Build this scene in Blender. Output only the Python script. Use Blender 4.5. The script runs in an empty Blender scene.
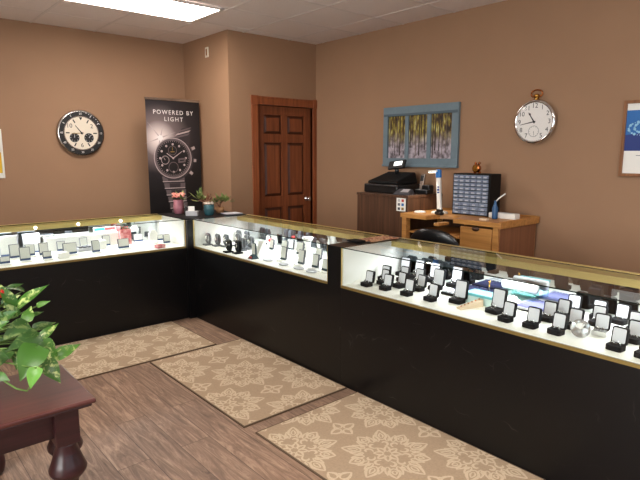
import bpy, bmesh, math, random
from mathutils import Matrix, Vector, Euler
random.seed(7)
C = bpy.context.scene.collection
PI = math.pi

# ------------------------------------------------------------------ materials
def lin(c):
    return tuple(((v/255)/12.92 if v/255 <= .04045 else ((v/255+.055)/1.055)**2.4) for v in c) + (1,)

def new_mat(name):
    m = bpy.data.materials.new(name); m.use_nodes = True
    n = m.node_tree.nodes; l = m.node_tree.links
    return m, n, l, n['Principled BSDF']

def mat(name, rgb, rough=.5, metal=0, emit=None, es=0, noise=0, nscale=20, bump=0, spec=.5, coat=0):
    m, n, l, b = new_mat(name)
    b.inputs['Base Color'].default_value = lin(rgb)
    b.inputs['Roughness'].default_value = rough
    b.inputs['Metallic'].default_value = metal
    b.inputs['Specular IOR Level'].default_value = spec
    if coat:
        b.inputs['Coat Weight'].default_value = coat; b.inputs['Coat Roughness'].default_value = .08
    if emit:
        b.inputs['Emission Color'].default_value = lin(emit); b.inputs['Emission Strength'].default_value = es
    if noise or bump:
        tc = n.new('ShaderNodeTexCoord'); nz = n.new('ShaderNodeTexNoise')
        nz.inputs['Scale'].default_value = nscale; nz.inputs['Detail'].default_value = 4
        l.new(tc.outputs['Object'], nz.inputs['Vector'])
        if noise:
            mx = n.new('ShaderNodeMixRGB'); mx.inputs[1].default_value = lin([max(0, v*(1-noise)) for v in rgb])
            mx.inputs[2].default_value = lin([min(255, v*(1+noise)) for v in rgb])
            l.new(nz.outputs['Fac'], mx.inputs['Fac']); l.new(mx.outputs[0], b.inputs['Base Color'])
        if bump:
            bp = n.new('ShaderNodeBump'); bp.inputs['Strength'].default_value = bump; bp.inputs['Distance'].default_value = .004
            l.new(nz.outputs['Fac'], bp.inputs['Height']); l.new(bp.outputs[0], b.inputs['Normal'])
    return m

def wood(name, dark, light, rough=.35, axis='z', scale=1.0, coat=0, spec=.5):
    m, n, l, b = new_mat(name)
    tc = n.new('ShaderNodeTexCoord'); mp = n.new('ShaderNodeMapping')
    s = {'x': (1.2, 22, 22), 'y': (22, 1.2, 22), 'z': (22, 22, 1.2)}[axis]
    mp.inputs['Scale'].default_value = [v*scale for v in s]
    nz = n.new('ShaderNodeTexNoise'); nz.inputs['Scale'].default_value = 1.6; nz.inputs['Detail'].default_value = 6
    nz.inputs['Distortion'].default_value = .6
    cr = n.new('ShaderNodeValToRGB')
    cr.color_ramp.elements[0].position = .3; cr.color_ramp.elements[0].color = lin(dark)
    cr.color_ramp.elements[1].position = .72; cr.color_ramp.elements[1].color = lin(light)
    l.new(tc.outputs['Object'], mp.inputs['Vector']); l.new(mp.outputs[0], nz.inputs['Vector'])
    l.new(nz.outputs['Fac'], cr.inputs['Fac']); l.new(cr.outputs[0], b.inputs['Base Color'])
    b.inputs['Roughness'].default_value = rough; b.inputs['Specular IOR Level'].default_value = spec
    if coat:
        b.inputs['Coat Weight'].default_value = coat; b.inputs['Coat Roughness'].default_value = .12
    return m

def glass_mat(name, tint=(250, 253, 252), ior=1.45, rough=.0):
    m, n, l, b = new_mat(name)
    n.remove(b)
    out = n['Material Output']; mx = n.new('ShaderNodeMixShader'); fr = n.new('ShaderNodeFresnel')
    tr = n.new('ShaderNodeBsdfTransparent'); gl = n.new('ShaderNodeBsdfGlossy')
    fr.inputs['IOR'].default_value = ior; tr.inputs[0].default_value = lin(tint); gl.inputs['Roughness'].default_value = rough
    geo = n.new('ShaderNodeNewGeometry'); mt = n.new('ShaderNodeMath'); mt.operation = 'MULTIPLY_ADD'
    mt.inputs[1].default_value = -1; mt.inputs[2].default_value = 1          # only outward faces reflect
    ml = n.new('ShaderNodeMath'); ml.operation = 'MULTIPLY'
    l.new(geo.outputs['Backfacing'], mt.inputs[0]); l.new(mt.outputs[0], ml.inputs[0]); l.new(fr.outputs[0], ml.inputs[1])
    l.new(ml.outputs[0], mx.inputs[0]); l.new(tr.outputs[0], mx.inputs[1]); l.new(gl.outputs[0], mx.inputs[2])
    l.new(mx.outputs[0], out.inputs['Surface'])
    return m

def floor_mat():
    m, n, l, b = new_mat('vinyl_planks')
    tc = n.new('ShaderNodeTexCoord')
    mp = n.new('ShaderNodeMapping'); mp.inputs['Rotation'].default_value = (0, 0, PI/2)
    br = n.new('ShaderNodeTexBrick'); br.offset = .37; br.inputs['Scale'].default_value = 1
    br.inputs['Brick Width'].default_value = 1.22; br.inputs['Row Height'].default_value = .165
    br.inputs['Mortar Size'].default_value = .0016; br.inputs['Mortar Smooth'].default_value = .3
    br.inputs['Color1'].default_value = (.25, .25, .25, 1); br.inputs['Color2'].default_value = (.8, .8, .8, 1)
    br.inputs['Mortar'].default_value = (.0, .0, .0, 1)
    l.new(tc.outputs['Object'], mp.inputs['Vector']); l.new(mp.outputs[0], br.inputs['Vector'])
    mp2 = n.new('ShaderNodeMapping'); mp2.inputs['Scale'].default_value = (13, 1.3, 1)
    nz = n.new('ShaderNodeTexNoise'); nz.inputs['Scale'].default_value = 1.5; nz.inputs['Detail'].default_value = 8; nz.inputs['Distortion'].default_value = 2.2
    nz.inputs['Roughness'].default_value = .72
    ad = n.new('ShaderNodeVectorMath'); ad.operation = 'MULTIPLY_ADD'; ad.inputs[1].default_value = (0, 9, 0)
    l.new(tc.outputs['Object'], mp2.inputs['Vector']); l.new(br.outputs['Color'], ad.inputs[0]); l.new(mp2.outputs[0], ad.inputs[2])
    l.new(ad.outputs[0], nz.inputs['Vector'])
    cr = n.new('ShaderNodeValToRGB'); e = cr.color_ramp.elements
    e[0].position = .26; e[0].color = lin((78, 59, 48)); e[1].position = .78; e[1].color = lin((204, 174, 149))
    x = e.new(.5); x.color = lin((134, 107, 88))
    x = e.new(.62); x.color = lin((162, 133, 111))
    l.new(nz.outputs['Fac'], cr.inputs['Fac'])
    # pale worn flecks across the boards
    nz2 = n.new('ShaderNodeTexNoise'); nz2.inputs['Scale'].default_value = 3.0; nz2.inputs['Detail'].default_value = 3
    mp3 = n.new('ShaderNodeMapping'); mp3.inputs['Scale'].default_value = (16, 2.5, 1)
    l.new(tc.outputs['Object'], mp3.inputs['Vector']); l.new(mp3.outputs[0], nz2.inputs['Vector'])
    cr2 = n.new('ShaderNodeValToRGB'); cr2.color_ramp.elements[0].position = .6; cr2.color_ramp.elements[1].position = .72
    l.new(nz2.outputs['Fac'], cr2.inputs['Fac'])
    mf = n.new('ShaderNodeMixRGB'); mf.inputs[2].default_value = lin((190, 164, 140))
    hm = n.new('ShaderNodeMath'); hm.operation = 'MULTIPLY'; hm.inputs[1].default_value = .25
    l.new(cr2.outputs[0], hm.inputs[0]); l.new(hm.outputs[0], mf.inputs['Fac']); l.new(cr.outputs[0], mf.inputs[1])
    mx = n.new('ShaderNodeMixRGB'); mx.blend_type = 'OVERLAY'; mx.inputs['Fac'].default_value = .22
    l.new(mf.outputs[0], mx.inputs[1]); l.new(br.outputs['Color'], mx.inputs[2])
    dk = n.new('ShaderNodeMixRGB'); dk.blend_type = 'MIX'; dk.inputs[2].default_value = lin((70, 50, 40))
    l.new(br.outputs['Fac'], dk.inputs['Fac']); l.new(mx.outputs[0], dk.inputs[1])
    l.new(dk.outputs[0], b.inputs['Base Color'])
    b.inputs['Roughness'].default_value = .5; b.inputs['Specular IOR Level'].default_value = .35
    return m

def laminate_black():
    m, n, l, b = new_mat('black_marble_laminate')
    tc = n.new('ShaderNodeTexCoord')
    nz = n.new('ShaderNodeTexNoise'); nz.inputs['Scale'].default_value = 4; nz.inputs['Detail'].default_value = 3
    mix = n.new('ShaderNodeMixRGB'); mix.inputs['Fac'].default_value = .25
    l.new(tc.outputs['Object'], nz.inputs['Vector']); l.new(tc.outputs['Object'], mix.inputs[1]); l.new(nz.outputs['Color'], mix.inputs[2])
    vo = n.new('ShaderNodeTexVoronoi'); vo.feature = 'DISTANCE_TO_EDGE'; vo.inputs['Scale'].default_value = 5
    l.new(mix.outputs[0], vo.inputs['Vector'])
    cr = n.new('ShaderNodeValToRGB'); cr.color_ramp.elements[0].position = .0; cr.color_ramp.elements[0].color = (1, 1, 1, 1)
    cr.color_ramp.elements[1].position = .012; cr.color_ramp.elements[1].color = (0, 0, 0, 1)
    l.new(vo.outputs['Distance'], cr.inputs['Fac'])
    nz2 = n.new('ShaderNodeTexNoise'); nz2.inputs['Scale'].default_value = 7
    l.new(tc.outputs['Object'], nz2.inputs['Vector'])
    cr2 = n.new('ShaderNodeValToRGB'); cr2.color_ramp.elements[0].position = .55; cr2.color_ramp.elements[1].position = .7
    l.new(nz2.outputs['Fac'], cr2.inputs['Fac'])
    mu = n.new('ShaderNodeMath'); mu.operation = 'MULTIPLY'; l.new(cr.outputs[0], mu.inputs[0]); l.new(cr2.outputs[0], mu.inputs[1])
    mx = n.new('ShaderNodeMixRGB'); mx.inputs[1].default_value = lin((11, 10, 11)); mx.inputs[2].default_value = lin((62, 58, 56))
    l.new(mu.outputs[0], mx.inputs['Fac']); l.new(mx.outputs[0], b.inputs['Base Color'])
    b.inputs['Roughness'].default_value = .3; b.inputs['Specular IOR Level'].default_value = .3
    return m

def forest_mat():
    m, n, l, b = new_mat('forest_photo')
    tc = n.new('ShaderNodeTexCoord'); mp = n.new('ShaderNodeMapping'); mp.inputs['Scale'].default_value = (20, 1, 7)
    nz = n.new('ShaderNodeTexNoise'); nz.inputs['Scale'].default_value = 1.4; nz.inputs['Detail'].default_value = 5
    cr = n.new('ShaderNodeValToRGB'); e = cr.color_ramp.elements
    e[0].position = .36; e[0].color = lin((34, 26, 20)); e[1].position = .7; e[1].color = lin((206, 202, 150))
    x = e.new(.45); x.color = lin((88, 66, 40)); x = e.new(.55); x.color = lin((150, 138, 56))
    l.new(tc.outputs['Object'], mp.inputs['Vector']); l.new(mp.outputs[0], nz.inputs['Vector']); l.new(nz.outputs['Fac'], cr.inputs['Fac'])
    sp = n.new('ShaderNodeSeparateXYZ'); l.new(tc.outputs['Object'], sp.inputs[0])
    mr = n.new('ShaderNodeMapRange'); mr.inputs[1].default_value = .34; mr.inputs[2].default_value = .2
    l.new(sp.outputs['Z'], mr.inputs[0])
    nz3 = n.new('ShaderNodeTexNoise'); nz3.inputs['Scale'].default_value = 22; l.new(tc.outputs['Object'], nz3.inputs['Vector'])
    cg = n.new('ShaderNodeValToRGB'); cg.color_ramp.elements[0].color = lin((92, 84, 90)); cg.color_ramp.elements[1].color = lin((186, 176, 186))
    cg.color_ramp.elements[0].position = .35; cg.color_ramp.elements[1].position = .65
    l.new(nz3.outputs['Fac'], cg.inputs['Fac'])
    mx = n.new('ShaderNodeMixRGB'); l.new(mr.outputs[0], mx.inputs['Fac']); l.new(cr.outputs[0], mx.inputs[1]); l.new(cg.outputs[0], mx.inputs[2])
    l.new(mx.outputs[0], b.inputs['Base Color']); b.inputs['Roughness'].default_value = .3
    return m

def banner_mat():
    # printed sheet: black with a soft starburst at the printed watch's bezel
    m, n, l, b = new_mat('printed_banner')
    tc = n.new('ShaderNodeTexCoord'); mp = n.new('ShaderNodeMapping'); mp.inputs['Location'].default_value = (.175, 0, -1.66)
    l.new(tc.outputs['Object'], mp.inputs['Vector'])
    ln = n.new('ShaderNodeVectorMath'); ln.operation = 'LENGTH'; l.new(mp.outputs[0], ln.inputs[0])
    cr = n.new('ShaderNodeValToRGB'); e = cr.color_ramp.elements
    e[0].position = 0; e[0].color = lin((235, 225, 222)); e[1].position = .6; e[1].color = lin((16, 14, 16))
    x = e.new(.08); x.color = lin((206, 190, 186)); x = e.new(.2); x.color = lin((108, 94, 94)); x = e.new(.38); x.color = lin((36, 31, 34))
    l.new(ln.outputs['Value'], cr.inputs['Fac'])
    l.new(cr.outputs[0], b.inputs['Base Color']); b.inputs['Roughness'].default_value = .45
    return m

def leaf_mat():
    m, n, l, b = new_mat('variegated_leaf')
    tc = n.new('ShaderNodeTexCoord'); nz = n.new('ShaderNodeTexNoise'); nz.inputs['Scale'].default_value = 30; nz.inputs['Detail'].default_value = 5
    nz.inputs['Distortion'].default_value = 1.2
    l.new(tc.outputs['Object'], nz.inputs['Vector'])
    at = n.new('ShaderNodeVertexColor'); at.layer_name = 'leaf'
    sp = n.new('ShaderNodeSeparateColor'); l.new(at.outputs['Color'], sp.inputs[0])
    cr = n.new('ShaderNodeValToRGB'); cr.color_ramp.elements[0].position = .52; cr.color_ramp.elements[1].position = .64
    l.new(nz.outputs['Fac'], cr.inputs['Fac'])
    mu = n.new('ShaderNodeMath'); mu.operation = 'MULTIPLY'; l.new(cr.outputs[0], mu.inputs[0]); l.new(sp.outputs[0], mu.inputs[1])
    g = n.new('ShaderNodeMixRGB'); g.inputs[1].default_value = lin((22, 56, 20)); g.inputs[2].default_value = lin((84, 142, 36))
    l.new(sp.outputs[1], g.inputs['Fac'])
    mx = n.new('ShaderNodeMixRGB'); mx.inputs[2].default_value = lin((196, 208, 132))
    l.new(mu.outputs[0], mx.inputs['Fac']); l.new(g.outputs[0], mx.inputs[1]); l.new(mx.outputs[0], b.inputs['Base Color'])
    b.inputs['Roughness'].default_value = .38
    return m

def mottled(name, cols, scale, rough=.6):
    m, n, l, b = new_mat(name)
    tc = n.new('ShaderNodeTexCoord'); nz = n.new('ShaderNodeTexNoise'); nz.inputs['Scale'].default_value = scale; nz.inputs['Detail'].default_value = 3
    l.new(tc.outputs['Object'], nz.inputs['Vector']); cr = n.new('ShaderNodeValToRGB'); e = cr.color_ramp.elements
    e[0].position = .3; e[0].color = lin(cols[0]); e[1].position = .7; e[1].color = lin(cols[-1])
    for i, c in enumerate(cols[1:-1]):
        x = e.new(.3+.4*(i+1)/(len(cols)-1)); x.color = lin(c)
    l.new(nz.outputs['Fac'], cr.inputs['Fac']); l.new(cr.outputs[0], b.inputs['Base Color']); b.inputs['Roughness'].default_value = rough
    return m

M = dict(
    wall=mat('tan_wall_paint', (155, 120, 92), .75, noise=.03, nscale=3, bump=.05),
    ceil=mat('ceiling_tile', (232, 222, 218), .9, noise=.05, nscale=140, bump=.15),
    grid=mat('ceiling_grid_white', (222, 212, 208), .6),
    floor=floor_mat(),
    lam=laminate_black(),
    blk=mat('black_plastic', (18, 18, 20), .35),
    blkm=mat('matte_black', (17, 17, 18), .6, spec=.2),
    velvet=mat('black_velvet', (13, 13, 16), .9, spec=.2),
    satin=mat('pale_satin_lining', (212, 210, 215), .7),
    goldk=mat('dull_gold', (150, 128, 74), .4, .7), gold=mat('gold_trim', (222, 198, 128), .34, .75),
    deck=mat('white_deck', (240, 238, 228), .6),
    white=mat('white_plastic', (236, 234, 228), .45),
    paper=mat('white_card', (238, 236, 230), .8),
    mirror=mat('mirror_door', (205, 210, 212), .015, 1),
    glass=glass_mat('case_glass'),
    gedge=mat('glass_edge', (20, 34, 32), .15),
    led=mat('led_strip', (255, 255, 255), .5, emit=(236, 242, 255), es=9),
    ledspot=mat('led_spot', (255, 255, 255), .5, emit=(228, 232, 255), es=25),
    diff=mat('light_diffuser', (255, 255, 255), .5, emit=(255, 246, 238), es=13),
    cherry=wood('cherry_door', (104, 54, 30), (142, 80, 48), .4, 'z', 1, spec=.4),
    casing=wood('cherry_casing', (116, 60, 32), (154, 86, 50), .4, 'z', 1),
    oak=wood('oak_bench', (168, 112, 56), (208, 152, 86), .42, 'y', 1),
    oakside=wood('bench_side', (128, 84, 58), (150, 102, 72), .5, 'z', .8),
    walnut=wood('walnut_laminate', (64, 42, 30), (102, 70, 50), .45, 'z', 1),
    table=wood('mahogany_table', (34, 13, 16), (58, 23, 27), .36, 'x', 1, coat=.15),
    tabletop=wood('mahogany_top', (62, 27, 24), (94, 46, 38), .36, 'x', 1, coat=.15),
    rug=mat('beige_rug', (170, 147, 122), .95, noise=.1, nscale=90, bump=.3, spec=.1),
    rugp=mat('cream_rug_pattern', (202, 182, 155), .95, noise=.08, nscale=90, spec=.1),
    rugedge=mat('rug_binding', (92, 72, 54), .95),
    silver=mat('brushed_silver', (196, 194, 192), .22, 1),
    chrome=mat('chrome', (222, 222, 224), .08, 1),
    brass=mat('brass', (196, 146, 70), .25, 1),
    copper=mat('copper', (190, 120, 70), .2, 1),
    cream=mat('cream_dial', (226, 214, 196), .6),
    dial=mat('white_dial', (236, 232, 228), .5),
    ink=mat('black_ink', (16, 15, 17), .6),
    grey=mat('grey_plastic', (98, 100, 106), .5),
    dgrey=mat('dark_grey', (66, 66, 72), .5),
    lgrey=mat('light_grey', (186, 186, 190), .5),
    teal=mat('teal_paint', (106, 124, 134), .6, noise=.08, nscale=14),
    tealdk=mat('teal_paint_shade', (78, 94, 104), .6),
    forest=forest_mat(), trunk=mat('tree_trunk_print', (44, 33, 27), .4), trunk2=mat('pale_trunk_print', (104, 92, 80), .4),
    banner=banner_mat(),
    prn_l=mat('print_light', (176, 160, 158), .45), prn_m=mat('print_mid', (98, 86, 88), .45),
    prn_d=mat('print_dark', (52, 45, 48), .45), prn_k=mat('print_black', (22, 19, 22), .45), prn_g=mat('print_gold', (150, 122, 60), .45),
    prn_w=mat('print_white', (226, 220, 218), .5),
    blue=mat('blue_foot', (34, 62, 104), .5),
    tealfoot=mat('dark_teal_foot', (22, 50, 58), .5),
    yellow=mat('print_yellow', (226, 186, 40), .6),
    red=mat('print_red', (190, 48, 44), .6),
    pblue=mat('print_blue', (34, 104, 176), .5), pnavy=mat('print_navy', (28, 52, 124), .5),
    pcyan=mat('print_pale_blue', (150, 200, 226), .5),
    oakframe=wood('oak_frame', (120, 76, 44), (156, 104, 64), .4, 'z', 1),
    bottleblue=mat('dull_blue', (40, 84, 128), .4), skyblue=mat('bright_blue', (40, 120, 200), .4),
    pinkpot=mat('pink_glaze', (178, 116, 128), .35, noise=.2, nscale=30),
    tealpot=mat('teal_glaze', (52, 92, 100), .25, noise=.3, nscale=26),
    pinkf=mottled('pink_petals', [(196, 84, 76), (232, 150, 136), (240, 190, 170)], 60),
    whitef=mottled('white_petals', [(214, 188, 170), (244, 236, 226)], 60),
    succ=mottled('succulent_leaf', [(60, 84, 40), (110, 128, 66), (150, 150, 92)], 40),
    bronze=mottled('bronze_leaf', [(100, 62, 44), (150, 100, 72)], 40),
    terra=mat('tan_pot', (168, 124, 84), .7),
    navy=mat('navy_velvet', (30, 34, 78), .8), lav=mat('lavender_velvet', (124, 124, 172), .8), lavd=mat('dark_lavender_velvet', (36, 38, 84), .8),  # the dark lavender is the stripe colour between the tray rolls
    aqua=glass_mat('aqua_acrylic', (222, 242, 242), 1.4), aquatop=mat('aqua_lid', (110, 188, 196), .3), aquaside=mat('pale_aqua', (204, 224, 220), .4),
    beige=mat('beige_leather', (214, 190, 160), .7),
    mat_p=mottled('printed_mat', [(74, 46, 36), (150, 92, 66), (196, 158, 120), (92, 58, 44)], 34, .8),
    leather=mat('black_vinyl', (14, 14, 16), .3),
    leaf=leaf_mat(), stem=mat('green_stem', (96, 128, 58), .5), basket=mat('red_brown_pot', (112, 58, 40), .6, noise=.2, nscale=40),
    redf=mat('red_ornament', (196, 36, 30), .4),
    drawer=mat('clear_drawer', (118, 128, 146), .15, noise=.35, nscale=34),
    drawerl=mat('drawer_label', (186, 190, 200), .4),
    lens=glass_mat('clock_glass', (255, 255, 255), 1.4),
    screen=mat('lit_screen', (240, 240, 240), .4, emit=(240, 240, 236), es=1.0),
    lampglow=mat('lamp_glow', (255, 255, 255), .4, emit=(255, 246, 228), es=6),
    sky=mat('daylight', (255, 255, 255), .5),
)
def crystal():
    m, n, l, b = new_mat('crystal')
    b.inputs['Base Color'].default_value = (.98, .98, .98, 1); b.inputs['Roughness'].default_value = 0
    b.inputs['IOR'].default_value = 1.5; b.inputs['Transmission Weight'].default_value = .93
    return m
M['crystal'] = crystal()

# ------------------------------------------------------------------ mesh builder
class MB:
    def __init__(s): s.v = []; s.f = []; s.mi = []; s.sm = []; s.mats = []; s.T = Matrix()
    def _m(s, m):
        m = M[m] if isinstance(m, str) else m
        if m not in s.mats: s.mats.append(m)
        return s.mats.index(m)
    def add(s, vs, fs, m, smooth=False, T=None):
        k = len(s.v); T = s.T @ T if T is not None else s.T
        s.v += [T @ Vector(p) for p in vs]
        i = s._m(m)
        for f in fs:
            s.f.append([k+a for a in f]); s.mi.append(i); s.sm.append(smooth)
        return s
    def box(s, x0, x1, y0, y1, z0, z1, m, T=None):
        vs = [(x, y, z) for x in (x0, x1) for y in (y0, y1) for z in (z0, z1)]
        fs = [(0, 1, 3, 2), (4, 6, 7, 5), (0, 4, 5, 1), (2, 3, 7, 6), (0, 2, 6, 4), (1, 5, 7, 3)]
        return s.add(vs, fs, m, T=T)
    def sheet(s, x0, x1, y0, y1, z0, z1, m, edge, thin, T=None):   # a glass sheet: big faces glass, edges dark
        vs = [(x, y, z) for x in (x0, x1) for y in (y0, y1) for z in (z0, z1)]
        fs = [(0, 1, 3, 2), (4, 6, 7, 5), (0, 4, 5, 1), (2, 3, 7, 6), (0, 2, 6, 4), (1, 5, 7, 3)]
        ax = {'x': (0, 1), 'y': (2, 3), 'z': (4, 5)}[thin]
        for i, f in enumerate(fs): s.add([vs[a] for a in f], [(0, 1, 2, 3)], m if i in ax else edge, T=T)
        return s
    def lathe(s, prof, m, n=24, T=None, smooth=True, cap=True, a0=0):   # profile (r, z)
        vs = []; fs = []
        for r, z in prof:
            for i in range(n):
                a = 2*PI*i/n+a0; vs.append((r*math.cos(a), r*math.sin(a), z))
        for j in range(len(prof)-1):
            for i in range(n):
                fs.append((j*n+i, j*n+(i+1) % n, (j+1)*n+(i+1) % n, (j+1)*n+i))
        if cap:
            fs.append(list(range(n))[::-1]); fs.append([(len(prof)-1)*n+i for i in range(n)])
        return s.add(vs, fs, m, smooth, T)
    def disc(s, cx, cz, r, y, m, n=32, T=None, sx=1, sz=1):   # flat disc facing -y
        return s.add([(cx+sx*r*math.cos(2*PI*i/n), y, cz+sz*r*math.sin(2*PI*i/n)) for i in range(n)], [list(range(n))], m, T=T)
    def ring(s, cx, cz, r0, r1, y, m, n=40, T=None):
        vs = [(cx+r*math.cos(2*PI*i/n), y, cz+r*math.sin(2*PI*i/n)) for r in (r0, r1) for i in range(n)]
        return s.add(vs, [(i, (i+1) % n, n+(i+1) % n, n+i) for i in range(n)], m, T=T)
    def poly(s, pts, y, m, T=None):       # flat polygon in xz at depth y
        return s.add([(a, y, b) for a, b in pts], [list(range(len(pts)))], m, T=T)
    def bar(s, x0, z0, x1, z1, w0, w1, y, m, T=None):   # flat tapered hand
        d = Vector((x1-x0, z1-z0)).normalized(); p = Vector((-d.y, d.x))
        return s.poly([(x0+p.x*w0, z0+p.y*w0), (x0-p.x*w0, z0-p.y*w0), (x1-p.x*w1, z1-p.y*w1), (x1+p.x*w1, z1+p.y*w1)], y, m, T)
    def tube(s, pts, r, m, n=10, T=None, closed=False, smooth=True):
        pts = [Vector(p) for p in pts]; rs = r if isinstance(r, (list, tuple)) else [r]*len(pts)
        vs = []; fs = []; N = len(pts)
        up = Vector((0, 0, 1))
        for i, p in enumerate(pts):
            a = pts[(i-1) % N] if (closed or i > 0) else p; b = pts[(i+1) % N] if (closed or i < N-1) else p
            d = (b-a).normalized(); u = d.cross(up)
            if u.length < 1e-3: u = d.cross(Vector((0, 1, 0)))
            u.normalize(); w = d.cross(u)
            for k in range(n):
                t = 2*PI*k/n; vs.append(p+(u*math.cos(t)+w*math.sin(t))*rs[i])
        for i in range(N if closed else N-1):
            j = (i+1) % N
            for k in range(n): fs.append((i*n+k, i*n+(k+1) % n, j*n+(k+1) % n, j*n+k))
        if not closed: fs.append(list(range(n))); fs.append([(N-1)*n+k for k in range(n)][::-1])
        return s.add(vs, fs, m, smooth, T)
    def ball(s, c, r, m, n=12, sc=(1, 1, 1)):
        vs = []; fs = []; h = n//2
        for j in range(h+1):
            t = PI*j/h
            for i in range(n):
                a = 2*PI*i/n; vs.append((c[0]+sc[0]*r*math.sin(t)*math.cos(a), c[1]+sc[1]*r*math.sin(t)*math.sin(a), c[2]+sc[2]*r*math.cos(t)))
        for j in range(h):
            for i in range(n): fs.append((j*n+i, (j+1)*n+i, (j+1)*n+(i+1) % n, j*n+(i+1) % n))
        return s.add(vs, fs, m, True)
    def rbox(s, x0, x1, z0, z1, r, y0, y1, m, mf=None, seg=4, T=None):   # rounded rectangle in xz extruded y0..y1
        pts = []
        for cx, cz, a in ((x1-r, z1-r, 0), (x0+r, z1-r, 90), (x0+r, z0+r, 180), (x1-r, z0+r, 270)):
            for k in range(seg+1):
                t = math.radians(a+90*k/seg); pts.append((cx+r*math.cos(t), cz+r*math.sin(t)))
        n = len(pts); vs = [(a, y0, b) for a, b in pts]+[(a, y1, b) for a, b in pts]
        s.add(vs, [(i, n+i, n+(i+1) % n, (i+1) % n) for i in range(n)]+[[n+i for i in range(n)][::-1]], m, T=T)
        s.add(vs[:n], [list(range(n))], mf or m, T=T)
        return s
    def text(s, txt, size, x, z, y, m, align='CENTER', spacing=1.0, rot=0, T=None, sx=1):
        cu = bpy.data.curves.new('txt', 'FONT'); cu.body = txt; cu.size = size; cu.align_x = align; cu.align_y = 'CENTER'
        cu.space_character = spacing; cu.resolution_u = 3
        ob = bpy.data.objects.new('txt', cu); C.objects.link(ob)
        dg = bpy.context.evaluated_depsgraph_get(); me = bpy.data.meshes.new_from_object(ob.evaluated_get(dg))
        R = Matrix.Translation((x, y, z)) @ Matrix.Rotation(rot, 4, 'Y') @ Matrix.Rotation(PI/2, 4, 'X') @ Matrix.Diagonal((sx, 1, 1, 1))
        s.add([R @ v.co for v in me.vertices], [list(p.vertices) for p in me.polygons], m, T=T)
        bpy.data.objects.remove(ob); bpy.data.curves.remove(cu); bpy.data.meshes.remove(me)
        return s
    def build(s, name, parent=None, bevel=0, sub=0, loc=None, fixn=True, label=None):
        me = bpy.data.meshes.new(name); me.from_pydata([tuple(v) for v in s.v], [], s.f)
        for m in s.mats: me.materials.append(m)
        for p, i, sm in zip(me.polygons, s.mi, s.sm): p.material_index = i; p.use_smooth = sm
        if fixn:
            bm = bmesh.new(); bm.from_mesh(me); bmesh.ops.recalc_face_normals(bm, faces=bm.faces); bm.to_mesh(me); bm.free()
        me.validate(); me.update()
        o = bpy.data.objects.new(name, me); C.objects.link(o)
        if parent: o.parent = parent
        if loc: o.location = loc
        if bevel:
            b = o.modifiers.new('bevel', 'BEVEL'); b.width = bevel; b.segments = 2; b.limit_method = 'ANGLE'; b.angle_limit = math.radians(40)
        if sub:
            b = o.modifiers.new('sub', 'SUBSURF'); b.levels = sub; b.render_levels = sub
        if label: o['label'] = label
        return o

def tag(o, label, cat, group=None, kind=None):
    o['label'] = label; o['category'] = cat
    if group: o['group'] = group
    if kind: o['kind'] = kind
    return o
def thing(name, label, cat, loc=(0, 0, 0), rz=0, group=None):
    o = bpy.data.objects.new(name, None); o.empty_display_size = .05; C.objects.link(o)
    o.location = loc; o.rotation_euler = (0, 0, rz)
    return tag(o, label, cat, group)
def struct(o): o['kind'] = 'structure'; return o
def dup(root, loc, rz, label, sc=None):
    r = root.copy(); C.objects.link(r); r.location = loc; r.rotation_euler = (0, 0, rz); r['label'] = label
    if sc: r.scale = sc if not isinstance(sc, (int, float)) else (sc, sc, sc)
    for ch in list(root.children):
        c = ch.copy(); C.objects.link(c); c.parent = r
        for g in ch.children:
            d = g.copy(); C.objects.link(d); d.parent = c
    return r
def B(): return MB()
RX = Matrix.Rotation(PI/2, 4, 'X')           # z axis -> -y (faces the viewer at -y)

# ------------------------------------------------------------------ the room
YL, XR, XB, YD, ZC = 6.12, 4.352, 3.138, 5.126, 2.78
X0, Y0 = -2.6, -2.6
struct(B().box(X0-.1, XR+.1, Y0-.1, YL+.1, -.1, 0, 'floor').build('floor'))
struct(B().box(X0-.1, XR+.1, Y0-.1, YL+.1, ZC, ZC+.1, 'ceil').build('ceiling'))
struct(B().box(X0, XB, YL, YL+.1, 0, ZC, 'wall').build('wall_left'))
struct(B().box(XB, XB+.1, YD+.1, YL+.1, 0, ZC, 'wall').build('wall_alcove'))
dw = B(); dx0, dx1, dh = 3.50, 4.297, 2.04
dw.box(XB, dx0, YD, YD+.1, 0, ZC, 'wall').box(dx1, XR+.1, YD, YD+.1, 0, ZC, 'wall').box(dx0, dx1, YD, YD+.1, dh, ZC, 'wall')
struct(dw.build('wall_back'))
struct(B().box(XR, XR+.1, Y0, YD, 0, ZC, 'wall').build('wall_right'))
# shop front behind the camera, with two windows; side wall on the far left
wf = B().box(X0, XR, Y0-.1, Y0, 0, .6, 'wall').box(X0, XR, Y0-.1, Y0, 2.4, ZC, 'wall')
for a, b in ((X0, -1.9), (.4, .9), (3.2, XR)): wf.box(a, b, Y0-.1, Y0, .6, 2.4, 'wall')
struct(wf.build('wall_front'))
ws = B().box(X0-.1, X0, Y0, YL, 0, .6, 'wall').box(X0-.1, X0, Y0, YL, 2.4, ZC, 'wall')
for a, b in ((Y0, -.6), (2.0, YL)): ws.box(X0-.1, X0, a, b, .6, 2.4, 'wall')
struct(ws.build('wall_side'))
w = B()
for y in (-.6, .68, 1.96): w.box(X0-.08, X0-.02, y, y+.04, .6, 2.4, 'white')
for z in (.6, 2.36): w.box(X0-.08, X0-.02, -.6, 2.0, z, z+.04, 'white')
o = struct(w.build('window_3'))  # unseen side window, added to bring light onto the right wall
B().box(X0-.052, X0-.048, -.56, 1.96, .64, 2.36, 'glass').build('window_pane', o)
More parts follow.
